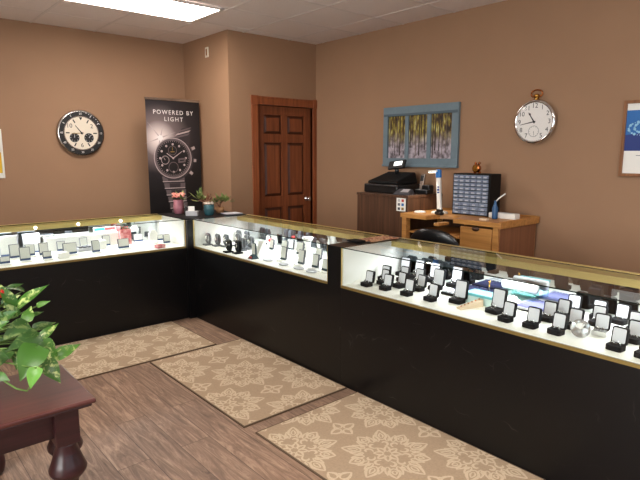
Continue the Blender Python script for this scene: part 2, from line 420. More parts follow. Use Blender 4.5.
for i, (a, b) in enumerate(((-1.9, .4), (.9, 3.2))):
    w = B()
    for x in (a, (a+b)/2-.02, b-.04): w.box(x, x+.04, Y0-.08, Y0-.02, .6, 2.4, 'white')
    for z in (.6, 2.36): w.box(a, b, Y0-.08, Y0-.02, z, z+.04, 'white')
    o = struct(w.build('window_%d' % (i+1)))
    B().box(a+.04, b-.04, Y0-.052, Y0-.048, .64, 2.36, 'glass').build('window_pane', o)
# baseboards
struct(B().box(X0, XB, YL-.015, YL, 0, .1, 'casing').build('baseboard_left'))
struct(B().box(XR-.015, XR, Y0, YD, 0, .1, 'casing').build('baseboard_right'))
# ceiling grid
g = B()
xs = [.83-.61*i for i in range(1, 6)]+[.83+.61*i for i in range(6)]
xs = [x for x in ([1.505-.61*k for k in range(7)]+[1.505+.61*k for k in range(1, 5)]) if X0 < x < XR]
ys = [y for y in [4.99-.61*k for k in range(-1, 13)] if Y0 < y < YL]
for x in xs: g.box(x-.011, x+.011, Y0, YL, ZC-.004, ZC-.0005, 'grid')
for y in ys: g.box(X0, XR, y-.011, y+.011, ZC-.0036, ZC-.0005, 'grid')
struct(g.build('trim_1', fixn=True))

# the troffers
def troffer(label, x, y, first=None):
    if first: return dup(first, (x, y, ZC-.005), 0, label)
    t = thing('ceiling_light', label, 'ceiling light', (x, y, ZC-.005), 0, 'recessed ceiling light panels')
    f = B()
    for a in (-.61, .58): f.box(a, a+.03, -.305, .305, -.018, 0, 'grid')
    for a in (-.305, .275): f.box(-.61, .61, a, a+.03, -.018, 0, 'grid')
    f.build('frame', t)
    B().box(-.58, .58, -.275, .275, -.012, -.002, 'diff').build('diffuser', t)
    return t
tr = troffer('glowing white rectangular light panel in the tiled ceiling above the left showcase', 2.06, 4.70)
troffer('added unseen ceiling light panel behind the viewer near the shop front', 2.06, -.2, tr)  # unseen panel, added for more light in the room
troffer('added unseen ceiling light panel over the middle of the shop floor', -.5, 1.6, tr)  # also added out of view to brighten the shop

# door and casing
d = B(); W = dx1-dx0-.01; xa = dx0+.005; yf = YD+.03
M['cherryshade'] = wood('cherry_groove_shade', (62, 28, 15), (84, 42, 24), .5, 'z', 1)  # darker bevels round the door panels: groove shade put into the colour
d.box(xa, dx1-.005, yf+.02, yf+.04, .01, dh-.005, 'cherry')
cols = [(xa+.10, xa+W/2-.04), (xa+W/2+.04, dx1-.105)]; rows = [(.22, .88), (1.005, 1.63), (1.72, 1.94)]
for x0, x1 in ((xa, cols[0][0]), (cols[0][1], cols[1][0]), (cols[1][1], dx1-.005)): d.box(x0, x1, yf, yf+.021, .01, dh-.005, 'cherry')
for x0, x1 in cols:
    for z0, z1 in ((.01, .22), (.88, 1.005), (1.63, 1.72), (1.94, dh-.005)): d.box(x0, x1, yf, yf+.021, z0, z1, 'cherry')
    for z0, z1 in rows:
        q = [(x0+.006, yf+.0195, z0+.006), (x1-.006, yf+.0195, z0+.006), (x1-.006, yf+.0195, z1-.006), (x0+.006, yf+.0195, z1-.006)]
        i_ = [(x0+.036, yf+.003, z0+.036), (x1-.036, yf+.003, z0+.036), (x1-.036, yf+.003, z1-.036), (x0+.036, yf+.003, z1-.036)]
        d.add(q+i_, [(0, 1, 5, 4), (1, 2, 6, 5), (2, 3, 7, 6), (3, 0, 4, 7)], 'cherryshade'); d.add(i_, [(0, 1, 2, 3)], 'cherry')
door = struct(d.build('door_1'))
kn = B().lathe([(.028, 0), (.028, .006), (.011, .008), (.011, .035), (.024, .042), (.029, .055), (.022, .066), (.001, .07)], 'chrome', 16, T=Matrix.Translation((dx1-.075, YD+.03, .955)) @ RX)
kn.build('door_knob', door)
for z in (.3, 1.1, 1.82): B().box(dx0+.002, dx0+.02, YD+.02, YD+.032, z-.045, z+.045, 'brass').lathe([(.007, -.05), (.007, .05)], 'brass', 10, T=Matrix.Translation((dx0+.003, YD+.018, z))).build('hinge', door)
c = B()
c.box(dx0-.08, dx0, YD-.018, YD+.1, 0, dh, 'casing').box(dx1, XR-.001, YD-.018, YD+.1, 0, dh, 'casing')
c.box(dx0, dx1, YD-.018, YD+.1, dh, dh+.075, 'casing')
for x, x2 in ((dx0-.086, dx0+.004), (dx1-.005, XR-.001)): c.box(x, x2, YD-.026, YD, dh-.005, dh+.095, 'casing')
c.box(dx0-.01, dx1+.01, YD-.022, YD, dh+.07, dh+.09, 'casing')
struct(c.build('trim_2', bevel=.003))

# ------------------------------------------------------------------ showcases
def showcase(name, label, loc, rz, L, D=.59, post=False, spots=(), ledw=4.0):
    t = thing(name, label, 'display case', loc, rz, None)
    H, S = .918, .668
    b = B().box(0, L, .0, D, .0, S-.012, 'lam')
    b.build('base', t, bevel=.002)
    e = L-(.128 if post else 0)
    B().box(0, e, .004, D-.01, S-.012, S+.006, 'deck').build('deck', t)
    pw = .128 if post else 0
    if post: B().box(L-pw, L, -.003, D, S-.012, H, 'lam').build('end_post', t)
    e = L-pw
    B().box(0, .012, .008, D-.012, S+.006, H-.007, 'white').build('end_panel', t)
    B().box(e-.012, e, .008, D-.012, S+.006, H-.007, 'white').build('end_panel', t)
    B().sheet(.004, e-.004, .0, .006, S+.004, H-.006, 'glass', 'gedge', 'y').build('front_glass', t)
    B().sheet(0, e, -.002, D-.03, H-.006, H, 'glass', 'gedge', 'z').build('top_glass', t)
    B().box(0, e, -.004, .004, S-.0125, S+.003, 'goldk').build('bottom_trim', t)
    for x in (0, e-.005): B().box(x, x+.005, -.002, .006, S, H-.006, 'gold').build('corner_trim', t)
    B().box(0, e, D-.13, D, H-.030, H-.0065, 'gold').box(0, e, D-.134, D-.13, H-.045, H-.0065, 'gold').box(0, e, D-.029, D, H-.0065, H+.002, 'gold').build('light_housing', t)
    for k in (0, 1):
        a = .014 if k == 0 else e/2-.02
        B().box(a, a+e/2-.0, D-.012-k*.0, D-.004, S+.006, H-.0305, 'mirror').build('sliding_door', t) if k == 0 else \
            B().box(a+.006, e-.014, D-.020, D-.0125, S+.006, H-.0305, 'mirror').build('sliding_door', t)
    B().box(.03, e-.03, D-.122, D-.102, H-.033, H-.0302, 'led').build('light_strip', t)
    for x in spots: B().lathe([(.009, 0), (.009, .004), (.006, .006)], 'ledspot', 14, T=Matrix.Translation((x, D-.134, H-.024)) @ RX).build('led_spot', t)
    la = bpy.data.lights.new('case_light', 'AREA'); la.shape = 'RECTANGLE'; la.size = e-.36; la.size_y = .016; la.energy = ledw; la.color = (.93, .96, 1)
    lo = bpy.data.objects.new('case_light', la); C.objects.link(lo); lo.parent = t; lo.location = (e/2, D-.112, H-.043); lo.rotation_euler = (math.radians(-38), 0, 0)
    return t
CY = 4.42
caseL = showcase('glass_showcase', 'left glass-topped black showcase along the wall with the round clock', (.36, 4.458, 0), 0, 1.88, spots=(.42, .76, 1.1, 1.47), ledw=5.5)
caseM = showcase('glass_showcase', 'middle glass-topped black showcase in front of the panelled door', (2.30, CY, 0), -PI/2, CY-2.462, post=True, ledw=5.5)
caseR = showcase('glass_showcase', 'right glass-topped black showcase filled with open ring boxes', (2.30, 2.462, 0), -PI/2, 2.44, ledw=6.5)
t = thing('corner_cabinet', 'black corner cabinet joining the left and middle showcases, flower pots on top', 'cabinet', (2.24, CY, 0))
B().box(.06, .65, .0, .628, 0, .90, 'lam').box(0, .06, .038, .628, 0, .90, 'lam').build('body', t)
B().box(.0, .06, 0, .04, 0, .912, 'lam').build('corner_post', t)
B().box(.055, .65, -.0, .628, .90, .918, 'blkm').box(0, .06, .038, .628, .90, .918, 'blkm').build('top', t)

# ------------------------------------------------------------------ ring boxes and pendant boxes (front faces -y)
def ring_box(label, loc, rz, group, first=None, w=.066, d=.058, lh=.076, tall=False):
    if first: return dup(first, loc, rz, label)
    t = thing('pendant_box' if tall else 'ring_box', label, 'jewelry box', loc, rz, group)
    b = B().rbox(-w/2, w/2, -d/2, d/2, .012, -.024, 0, 'velvet', T=Matrix.Rotation(-PI/2, 4, 'X'))   # extruded upwards
    b.build('base', t, bevel=.003)
    T = Matrix.Translation((0, d/2+.002, .018)) @ Matrix.Rotation(math.radians(-9), 4, 'X')
    l = B().rbox(-w/2, w/2, 0, lh, .010, -.012, .006, 'velvet', T=T)
    li = l.build('lid', t, bevel=.002)
    B().rbox(-w/2+.006, w/2-.006, .008, lh-.006, .006, -.0135, -.012, 'satin', T=T).build('lining', li)
    if tall:
        pts = [(.012*math.sin(a), -.01+.004*math.cos(a), .0) for a in [2*PI*k/12 for k in range(12)]]
        B().tube([(p[0], -.016, .052+p[1]*1.0+.012*math.cos(2*PI*i/12)) for i, p in enumerate(pts)], .0016, 'chrome', 6, T=Matrix(), closed=True).ball((0, .012, .030), .006, 'chrome', 8).build('pendant', t)
    else:
        r = B()
        for x in (-.012, .012) if random.random() < 2 else (0,):
            r.tube([(x+.009*math.cos(2*PI*i/14), -.004, .026+.009*math.sin(2*PI*i/14)) for i in range(14)], .002, 'silver', 6, closed=True)
            r.ball((x, -.004, .0375), .004, 'chrome', 8)
        r.build('ring', t)
    return t
ZD = .6742
rings = [
 (2.40, 2.334, 'open black ring box nearest the white end panel, front of the right showcase'),
 (2.60, 2.375, 'open black ring box half hidden behind another, closest to the left mirrored corner'),
 (2.51, 2.300, 'open black ring box just behind the gap between the first two front boxes'),
 (2.415, 2.190, 'second open black ring box along the front glass from the end panel'),
 (2.67, 2.275, 'open black ring box in front of the second tall pendant box from the back corner'),
 (2.525, 2.175, 'open black ring box second in the second row from the end panel'),
 (2.69, 2.165, 'open black ring box just under the tall pendant boxes at the back left'),
 (2.555, 2.045, 'open black ring box directly behind the third front ring box from the end panel'),
 (2.415, 2.020, 'third open black ring box along the front glass from the end panel'),
 (2.425, 1.855, 'open black ring box holding two bright earrings, in front of a tall pendant box'),
 (2.405, 1.372, 'open black ring box beside the right foot of the tall box near the teal container'),
 (2.405, 1.240, 'open black ring box at the front glass, left of the pair before the crystal'),
 (2.565, 1.235, 'open black ring box behind the front row and below the lavender tray corner'),
 (2.660, 1.215, 'open black ring box third from the front in the file below the lavender tray'),
 (2.405, 1.115, 'open black ring box at the front glass immediately left of the crystal'),
 (2.535, 1.095, 'open black ring box just behind and left of the big crystal'),
 (2.79, 1.215, 'open black ring box by the mirror, last of its file near the tray'),
 (2.78, 1.085, 'rearmost open black ring box of the file just right of the crystal'),
 (2.675, 1.045, 'open black ring box in the middle of the file right of the crystal'),
 (2.545, .975, 'open ring box with a clear glass-like base touching the crystal'),
 (2.79, .985, 'open black ring box standing alone near the mirrored door on the right'),
 (2.700, .885, 'open black ring box behind another pair at the right side of the showcase'),
 (2.550, .838, 'open black ring box overlapped by the single front box on the right'),
 (2.395, .850, 'open black ring box alone by the front glass to the right of the crystal'),
 (2.385, .735, 'open black ring box cut by the right edge of the photo at the front glass'),
 (2.70, .745, 'open black ring box at the back right, its lid cut by the photo edge'),
]
rb0 = None
for i, (x, y, lab) in enumerate(rings):
    o = ring_box(lab, (x, y, ZD), -PI/2+math.radians(random.uniform(-7, 7)), 'open ring boxes in the right showcase', rb0)
    rb0 = rb0 or o
    if 'glass-like' in lab:
        for ch in o.children:
            if ch.name.startswith('base'):
                ch.data = ch.data.copy(); ch.data.materials[0] = M['silver']; ch['label'] = 'silvery clear base'
pend = [
 (2.80, 2.385, 'tall open black pendant box in the back left corner of the right showcase'),
 (2.80, 2.265, 'tall open black pendant box second from the back left corner'),
 (2.80, 2.135, 'tall open black pendant box third along the mirrored back, behind a forward tall box'),
 (2.655, 1.995, 'tall open black pendant box standing forward of the back row, left of centre'),
 (2.80, 1.965, 'tall open black pendant box fourth along the mirrored back, left of the navy tray'),
 (2.505, 1.730, 'tall open black pendant box at the front beside the beige strip'),
 (2.490, 1.487, 'tall open black pendant box in front of the teal container'),
]
pb0 = None
for x, y, lab in pend:
    o = ring_box(lab, (x, y, ZD), -PI/2+math.radians(random.uniform(-5, 5)), 'tall open pendant boxes in the right showcase', pb0, .078, .07, .105, True)
    pb0 = pb0 or o

# other pieces in the right showcase
def at(o, loc, rz=0): o.location = loc; o.rotation_euler = (0, 0, rz); return o
def tray(label, mats, loc, rz, w, d, n):
    t = thing('ring_tray', label, 'jewelry tray', loc, rz, 'striped ring trays')
    B().box(-w/2, w/2, -d/2, d/2, 0, .008, mats[1]).box(-w/2, w/2, -d/2, -d/2+.006, 0, .018, mats[2]).box(-w/2, w/2, d/2-.006, d/2, 0, .018, mats[2]).box(-w/2, -w/2+.006, -d/2, d/2, 0, .018, mats[2]).box(w/2-.006, w/2, -d/2, d/2, 0, .018, mats[2]).build('tray_shell', t)
    r = B()
    for k in range(n):
        x = -w/2+.006+(w-.012)*(k+.5)/n
        T = Matrix.Translation((x, -d/2+.008, .012)) @ Matrix.Rotation(-PI/2, 4, 'X')
        r.lathe([(.34*(w-.012)/n, 0), (.34*(w-.012)/n, d-.016)], mats[0], 8, T=T)
    r.build('ring_rolls', t)
    return t
tray('lavender striped ring tray in the middle of the right showcase', ('lav', 'lavd', 'lgrey'), (2.755, 1.375, ZD), -PI/2, .20, .23, 11)
tray('navy ring tray with white stripes behind the teal container', ('navy', 'white', 'navy'), (2.775, 1.79, ZD), -PI/2, .21, .17, 7)
t = thing('plastic_container', 'teal-lidded clear container behind a tall pendant box', 'container', (2.61, 1.63, ZD), -PI/2)
B().box(-.09, .09, -.05, .05, 0, .042, 'aquaside').build('tub', t, bevel=.004)
B().box(-.093, .093, -.053, .053, .042, .058, 'aquatop').build('lid', t, bevel=.003)
t = thing('acrylic_riser', 'pale aqua acrylic riser under the white roll', 'riser', (2.82, 1.53, ZD), -PI/2)
B().box(-.10, .10, -.03, .03, 0, .055, 'aqua').build('block', t, bevel=.003)
rl = B().lathe([(.006, 0), (.028, .0), (.028, .20), (.006, .20)], 'white', 24, T=Matrix.Translation((-.1, 0, .028)) @ Matrix.Rotation(PI/2, 4, 'Y'))
o = rl.build('bracelet_roll'); at(o, (2.82, 1.53, ZD+.055), -PI/2); tag(o, 'white padded bracelet roll lying on the aqua riser at the back', 'display roll')
bm = bmesh.new(); bmesh.ops.create_grid(bm, x_segments=22, y_segments=22, size=.5)
for v in bm.verts:
    x, y = v.co.x, v.co.y
    e = max(abs(x), abs(y))*2
    h = (.03*(1-e**2)+.012*math.sin(17*x+5*y)*math.cos(13*y-4*x))*(1-e**6)
    v.co = Vector((x*.17+.006*math.sin(11*y), y*.11+.006*math.cos(9*x), max(.001, h+.004)))
me = bpy.data.meshes.new('cloth'); bm.to_mesh(me); bm.free(); me.materials.append(M['paper'])
for p in me.polygons: p.use_smooth = True
o = bpy.data.objects.new('polishing_cloth', me); C.objects.link(o); at(o, (2.755, 1.535, ZD), -PI/2+.3); tag(o, 'crumpled white cloth between the teal container and the lavender tray', 'cloth')
o.location = (2.735, 1.53, ZD); o.scale = (.62, .62, 1)
t = thing('pen', 'gold and black pen propped upright beside the teal container', 'pen', (2.70, 1.66, ZD+.001), 0)
B().tube([(0, 0, .0), (.012, 0, .07)], .004, 'blk', 8).build('barrel', t)
B().tube([(.012, 0, .07), (.018, 0, .105)], .0042, 'brass', 8).build('cap', t)
t = thing('ring_ramp', 'beige sloped ring strip at the front between two tall pendant boxes', 'jewelry display', (2.475, 1.625, ZD), -.3)
b = B(); b.add([(-.075, -.018, 0), (.075, -.018, 0), (.075, .018, 0), (-.075, .018, 0), (-.075, -.018, .008), (.075, -.018, .04), (.075, .018, .04), (-.075, .018, .008)], [(0, 3, 2, 1), (4, 5, 6, 7), (0, 1, 5, 4), (1, 2, 6, 5), (2, 3, 7, 6), (3, 0, 4, 7)], 'beige')
b.build('ramp', t)
b = B()
for k in range(6): b.ball((-.06+.024*k, 0, .012+.0052*k+.004), .0045, 'copper', 8)
b.build('studs', t)
t = thing('ring_tray', 'low dark tray of rings beside the front pendant box left of the beige strip', 'jewelry tray', (2.645, 1.85, ZD), -PI/2, 'striped ring trays')
B().box(-.06, .06, -.05, .05, 0, .016, 'blkm').build('tray_shell', t, bevel=.003)
b = B()
for k in range(4): b.box(-.05+.027*k, -.036+.027*k, -.042, .042, .016, .02, 'lgrey')
b.build('ring_rolls', t)
# white wedge ramp by the end panel
b = B(); b.add([(-.06, -.05, 0), (.06, -.05, 0), (.06, .05, 0), (-.06, .05, 0), (-.06, .05, .035), (.06, .05, .035)], [(0, 3, 2, 1), (0, 1, 5, 4), (1, 2, 5), (0, 4, 3), (2, 3, 4, 5)], 'paper')
o = b.build('price_card'); at(o, (2.40, 2.41, ZD), -PI/2); o.scale = (.5, .6, .6); tag(o, 'low cream wedge card lying by the white end panel of the right showcase', 'display card')
# the crystal: a large faceted brilliant lying on its side
cr = B()
n = 12; prof = [(.022, .020), (.0425, .004), (.0425, .0), (.002, -.036)]
vs = []; 
for j, (r, z) in enumerate(prof):
    for i in range(n):
        a = 2*PI*(i+.5*(j % 2))/n; vs.append((r*math.cos(a), r*math.sin(a), z))
fs = [list(range(n))]
for j in range(3):
    for i in range(n):
        p, q = j*n+i, j*n+(i+1) % n; r_, s_ = (j+1)*n+i, (j+1)*n+(i+1) % n
        if j % 2 == 0: fs += [(p, q, r_), (q, s_, r_)]
        else: fs += [(p, s_, r_), (p, q, s_)]
fs.append([3*n+i for i in range(n)][::-1])
cr.add(vs, fs, 'crystal', T=Matrix.Translation((0, 0, .041)) @ Matrix.Rotation(math.radians(62), 4, 'Y') @ Matrix.Rotation(.2, 4, 'Z') @ Matrix.Scale(1.0, 4))
o = cr.build('crystal_gem'); at(o, (2.44, 1.02, ZD+.001), math.radians(205)); tag(o, 'large clear faceted crystal gem among the ring boxes', 'crystal')

# ------------------------------------------------------------------ watch displays in the left and middle showcases
def watch_panel(label, loc, rz, group, w=.075, h=.10, foot='blue', first=None, rim='grey'):
    t = thing('watch_display', label, 'watch display', loc, rz, group)
    B().box(-w/2-.003, w/2+.003, -.028, .03, 0, .009, 'white').build('base', t, bevel=.002)
    T = Matrix.Translation((0, .01, .007)) @ Matrix.Rotation(math.radians(-8), 4, 'X')
    p = B().box(-w/2, w/2, 0, .016, 0, h, rim, T=T).build('panel', t, bevel=.002)
    B().box(-w/2+.005, w/2-.005, -.002, .0, .018, h-.005, 'satin2', T=T).build('lining', p)
    B().box(-w/2+.001, w/2-.001, -.003, .0, .001, .014, foot, T=T).build('foot', p)
    return t
M['satin2'] = mat('ivory_lining', (204, 203, 195), .7)
gl = 'framed watch displays in the left showcase'
Lft = [
 (.915, 4.90, .13, .165, 'large white display card leftmost at the back of the left showcase'),
 (1.09, 4.92, .13, .165, 'large white display card second from the left at the back of the left showcase'),
 (.93, 4.775, .075, .11, 'white framed watch display in front of the leftmost large card'),
 (.965, 4.605, .075, .105, 'white framed watch display foremost of the cluster at the left end'),
 (1.045, 4.80, .07, .095, 'white framed watch display half hidden behind the foremost one at the left end'),
 (1.14, 4.77, .07, .10, 'pale watch display standing behind the small grey-rimmed one'),
 (1.115, 4.575, .065, .06, 'small grey-rimmed watch display low at the front of the left showcase'),
 (1.30, 4.87, .065, .085, 'upright watch display before the long white step, right of the two large cards'),
 (1.315, 4.665, .11, .095, 'widest framed watch display in the middle front of the left showcase'),
 (1.49, 4.88, .065, .095, 'framed watch display at the back above the widest one'),
 (1.685, 4.88, .065, .095, 'framed watch display at the back directly below the red bag'),
 (1.51, 4.625, .065, .10, 'tall narrow framed watch display right of the widest one'),
 (.82, 4.575, .07, .055, 'low watch display cut by the left edge of the photo'),
 (1.76, 4.665, .10, .085, 'wide framed watch display in front of the red bag'),
 (2.0, 4.93, .09, .075, 'square framed watch display on the back between the red bag and the white bust'),
 (2.185, 4.86, .055, .055, 'small grey watch display next to the white end panel, rear one'),
 (2.165, 4.67, .065, .085, 'blue-footed watch display next to the white end panel, front one'),
]
for x, y, w, h, lab in Lft:
    watch_panel(lab, (x, y, ZD), math.radians(random.uniform(-4, 6)), gl, w, h, 'blue', rim='grey' if w < .12 else 'lgrey')
# risers, bust, bag, sign, boxes
for x0, x1, y0, y1, h, lab in ((1.19, 1.27, 4.55, 4.64, .045, 'low white block riser beside the small grey-rimmed watch display'),
                               (1.59, 1.645, 4.78, 4.86, .075, 'white block riser between two framed watch displays near the centre'),
                               (1.19, 1.81, 4.93, 5.01, .12, 'long white step along the mirrored back of the left showcase')):
    o = B().box(x0, x1, y0, y1, 0, h, 'white').build('display_riser', bevel=.003); o.location = (0, 0, ZD); tag(o, lab, 'riser', 'white block risers in the left showcase')
t = thing('necklace_bust', 'plain white necklace bust near the right end of the left showcase', 'necklace bust', (2.085, 4.80, ZD))
B().lathe([(.045, 0), (.045, .008), (.02, .012), (.018, .03)], 'white', 20).build('base', t)
B().add([(-.038, -.005, .03), (.038, -.005, .03), (.045, -.004, .09), (.02, 0, .125), (-.02, 0, .125), (-.045, -.004, .09), (-.038, .02, .03), (.038, .02, .03), (.045, .02, .09), (.02, .015, .125), (-.02, .015, .125), (-.045, .02, .09)],
        [(0, 1, 2, 3, 4, 5), (11, 10, 9, 8, 7, 6), (0, 6, 7, 1), (1, 7, 8, 2), (2, 8, 9, 3), (3, 9, 10, 4), (4, 10, 11, 5), (5, 11, 6, 0)], 'white').build('bust', t, bevel=.006)
t = thing('gift_bag', 'red and pink gift bag at the back of the left showcase', 'bag', (1.86, 4.90, ZD))
M['redbag'] = mottled('red_bag', [(150, 50, 56), (196, 110, 110), (220, 170, 165)], 40)
B().add([(-.05, -.02, 0), (.05, -.02, 0), (.05, .02, 0), (-.05, .02, 0), (-.05, -.012, .14), (.05, -.012, .14), (.05, .012, .14), (-.05, .012, .14)], [(0, 3, 2, 1), (0, 1, 5, 4), (1, 2, 6, 5), (2, 3, 7, 6), (3, 0, 4, 7)], 'redbag').build('bag', t)
B().tube([(-.025, -.012, .138), (-.02, -.014, .165), (.02, -.014, .165), (.025, -.012, .138)], .0025, 'red', 6).build('handle', t)
t = thing('counter_sign', 'small blue and red printed sign left of the red bag in the left showcase', 'sign', (1.70, 4.96, ZD+.12))
B().box(-.10, .10, 0, .01, 0, .05, 'white').build('board', t)
B().box(-.095, .0, -.001, 0, .02, .046, 'skyblue').box(0, .095, -.001, 0, .02, .046, 'red').box(-.095, .095, -.001, 0, .004, .018, 'lgrey').build('print', t)
o = B().box(-.04, .04, -.03, .03, 0, .03, 'redbag').build('trinket_box', bevel=.003); at(o, (2.02, 4.52, ZD), .2); tag(o, 'small red box lying at the front near the right end of the left showcase', 'box')
t = thing('watch_tray', 'low dark watch tray lying between two framed displays in the left showcase', 'watch tray', (1.46, 4.80, ZD))
B().box(-.06, .06, -.035, .035, 0, .03, 'lgrey').build('tray_shell', t, bevel=.003)
b = B()
for k in range(3): b.box(-.05+.036*k, -.022+.036*k, -.03, .025, .03, .042, 'dgrey')
b.build('watches', t)
# ---- middle showcase
gm = 'watch displays in the middle showcase'
def watch_cuff(label, loc, rz, dark, first=None):
    if first: return dup(first, loc, rz, label)
    t = thing('watch_stand', label, 'watch stand', loc, rz, gm)
    c = 'blkm' if dark else 'grey'
    B().box(-.03, .03, -.045, .03, 0, .012, c).build('base', t, bevel=.003)
    pts = [(0, .020*math.cos(a)+.0, .062+.050*math.sin(a)) for a in [2*PI*k/16 for k in range(16)]]
    vs = []; 
    for p in pts: vs += [(-.024, p[1], p[2]), (.024, p[1], p[2])]
    for p in pts: vs += [(-.024, p[1]*.7, .062+(p[2]-.062)*.88), (.024, p[1]*.7, .062+(p[2]-.062)*.88)]
    n = 16; fs = []
    for i in range(n):
        j = (i+1) % n
        fs += [(2*i, 2*i+1, 2*j+1, 2*j), (32+2*i, 32+2*j, 32+2*j+1, 32+2*i+1), (2*i, 2*j, 32+2*j, 32+2*i), (2*i+1, 32+2*i+1, 32+2*j+1, 2*j+1)]
    st = B().add(vs, fs, c, False).build('strap_loop', t)
    B().lathe([(.019, 0), (.019, .008), (.015, .010)], 'silver', 16, T=Matrix.Translation((0, -.019, .070)) @ RX).lathe([(.0145, .0), (.0145, .0108)], 'dgrey' if dark else 'dial', 16, T=Matrix.Translation((0, -.019, .070)) @ RX).build('watch_head', t)
    return t
cd = cg = None
for x, y, dark, lab in [
 (2.42, 4.37, 0, 'pale grey watch stand closest to the left end panel of the middle showcase'),
 (2.46, 4.27, 0, 'grey watch stand second from the left end panel of the middle showcase'),
 (2.50, 4.19, 0, 'grey watch stand third from the left end panel of the middle showcase'),
 (2.37, 3.93, 1, 'black watch loop stand, left of the front black pair'),
 (2.40, 3.83, 1, 'black watch loop stand, right of the front black pair'),
 (2.74, 4.36, 0, 'grey watch stand tallest at the back left of the middle showcase'),
 (2.76, 4.25, 0, 'grey watch stand at the back, right beside the tallest one'),
 (2.60, 4.15, 0, 'grey watch stand in the middle of the grey cluster'),
 (2.63, 4.05, 0, 'grey watch stand right of centre in the grey cluster'),
 (2.60, 3.94, 0, 'grey watch stand at the right edge of the grey cluster'),
 (2.50, 3.92, 0, 'grey watch stand behind the front black pair')]:
    o = watch_cuff(lab, (x, y, ZD), -PI/2+math.radians(random.uniform(-6, 6)), dark, cd if dark else cg)
    if dark: cd = cd or o
    else: cg = cg or o
for x, y, w, h, lab in [
 (2.68, 3.77, .05, .09, 'dark-edged watch panel behind the white bracelet stand'),
 (2.48, 3.335, .07, .105, 'dark-edged watch panel left of the first gap in the middle showcase'),
 (2.69, 3.60, .075, .10, 'watch panel behind the first dark-edged front panel'),
 (2.48, 3.115, .07, .11, 'dark-edged watch panel second of the front row of four'),
 (2.48, 2.950, .065, .10, 'dark-edged watch panel third of the front row of four'),
 (2.70, 3.165, .06, .09, 'small watch panel at the back nearest the black post'),
 (2.46, 2.815, .07, .085, 'dark-edged watch panel touching the black post'),
 (2.72, 3.43, .08, .105, 'watch panel behind the second dark-edged front panel'),
 (2.79, 3.98, .06, .09, 'bluish watch panel at the back right of the grey cluster'),
 (2.80, 3.66, .08, .09, 'pale blue watch panel against the mirror in the middle showcase')]:
    watch_panel(lab, (x, y, ZD), -PI/2+math.radians(random.uniform(-6, 4)), gm, w, h, 'tealfoot', rim='dgrey')
for x, y, lab in [(2.405, 3.21, 'flat pale watch dish on the deck left of the second front panel'), (2.40, 3.02, 'flat pale watch dish between the second and third front panels'),
                  (2.40, 2.88, 'flat pale watch dish between the third and fourth front panels'), (2.41, 3.42, 'flat pale watch dish left of the first front panel')]:
    o = B().lathe([(.045, 0), (.05, .008), (.046, .010), (.04, .005)], 'lgrey', 20).build('watch_dish'); o.location = (x, y, ZD); o.scale = (.7, 1, 1); tag(o, lab, 'dish', 'flat watch dishes')
t = thing('bracelet_stand', 'tall white sloped bracelet stand in the middle showcase', 'jewelry display', (2.47, 3.62, ZD), -PI/2)
B().add([(-.03, -.05, 0), (.03, -.05, 0), (.03, .03, 0), (-.03, .03, 0), (-.03, .015, .12), (.03, .015, .12), (.03, .03, .12), (-.03, .03, .12)], [(0, 3, 2, 1), (0, 1, 5, 4), (1, 2, 6, 5), (2, 3, 7, 6), (3, 0, 4, 7), (4, 5, 6, 7)], 'white').build('slope', t, bevel=.004)
t = thing('watch_display', 'watch panel on a blue and red based stand at the front of the middle showcase', 'watch display', (2.37, 3.56, ZD), -PI/2, gm)
B().add([(-.035, -.035, 0), (.035, -.035, 0), (.035, .03, 0), (-.035, .03, 0), (-.02, -.012, .03), (.02, -.012, .03), (.02, .015, .03), (-.02, .015, .03)], [(0, 3, 2, 1), (0, 1, 5, 4), (1, 2, 6, 5), (2, 3, 7, 6), (3, 0, 4, 7), (4, 5, 6, 7)], 'tealfoot').box(-.012, .012, -.034, -.02, .006, .018, 'red').build('base', t)
p = B().box(-.026, .026, 0, .014, .03, .125, 'tealfoot').build('panel', t)
B().box(-.022, .022, -.002, 0, .036, .12, 'satin2').build('lining', p)
t = thing('toy_figurine', 'small white and red rounded ornament at the back of the middle showcase', 'ornament', (2.75, 3.86, ZD), -PI/2)
B().ball((0, 0, .03), .03, 'white', 16, (1, 1, 1)).build('body', t); B().ball((0, 0, .072), .02, 'red', 14, (1, 1, .8)).build('head', t)
t = thing('display_cone', 'white flared pedestal at the back of the middle showcase', 'pedestal', (2.74, 3.33, ZD))
B().lathe([(.03, 0), (.026, .02), (.02, .10), (.045, .155), (.046, .16)], 'white', 20).build('pedestal', t)
t = thing('display_disc', 'round white disc standing at the back of the middle showcase by the black post', 'jewelry display', (2.78, 3.00, ZD), -PI/2)
B().lathe([(.055, 0), (.055, .012)], 'white', 28, T=Matrix.Translation((0, .006, .075)) @ RX).build('disc', t); B().box(-.03, .03, -.02, .02, 0, .022, 'white').build('foot', t)

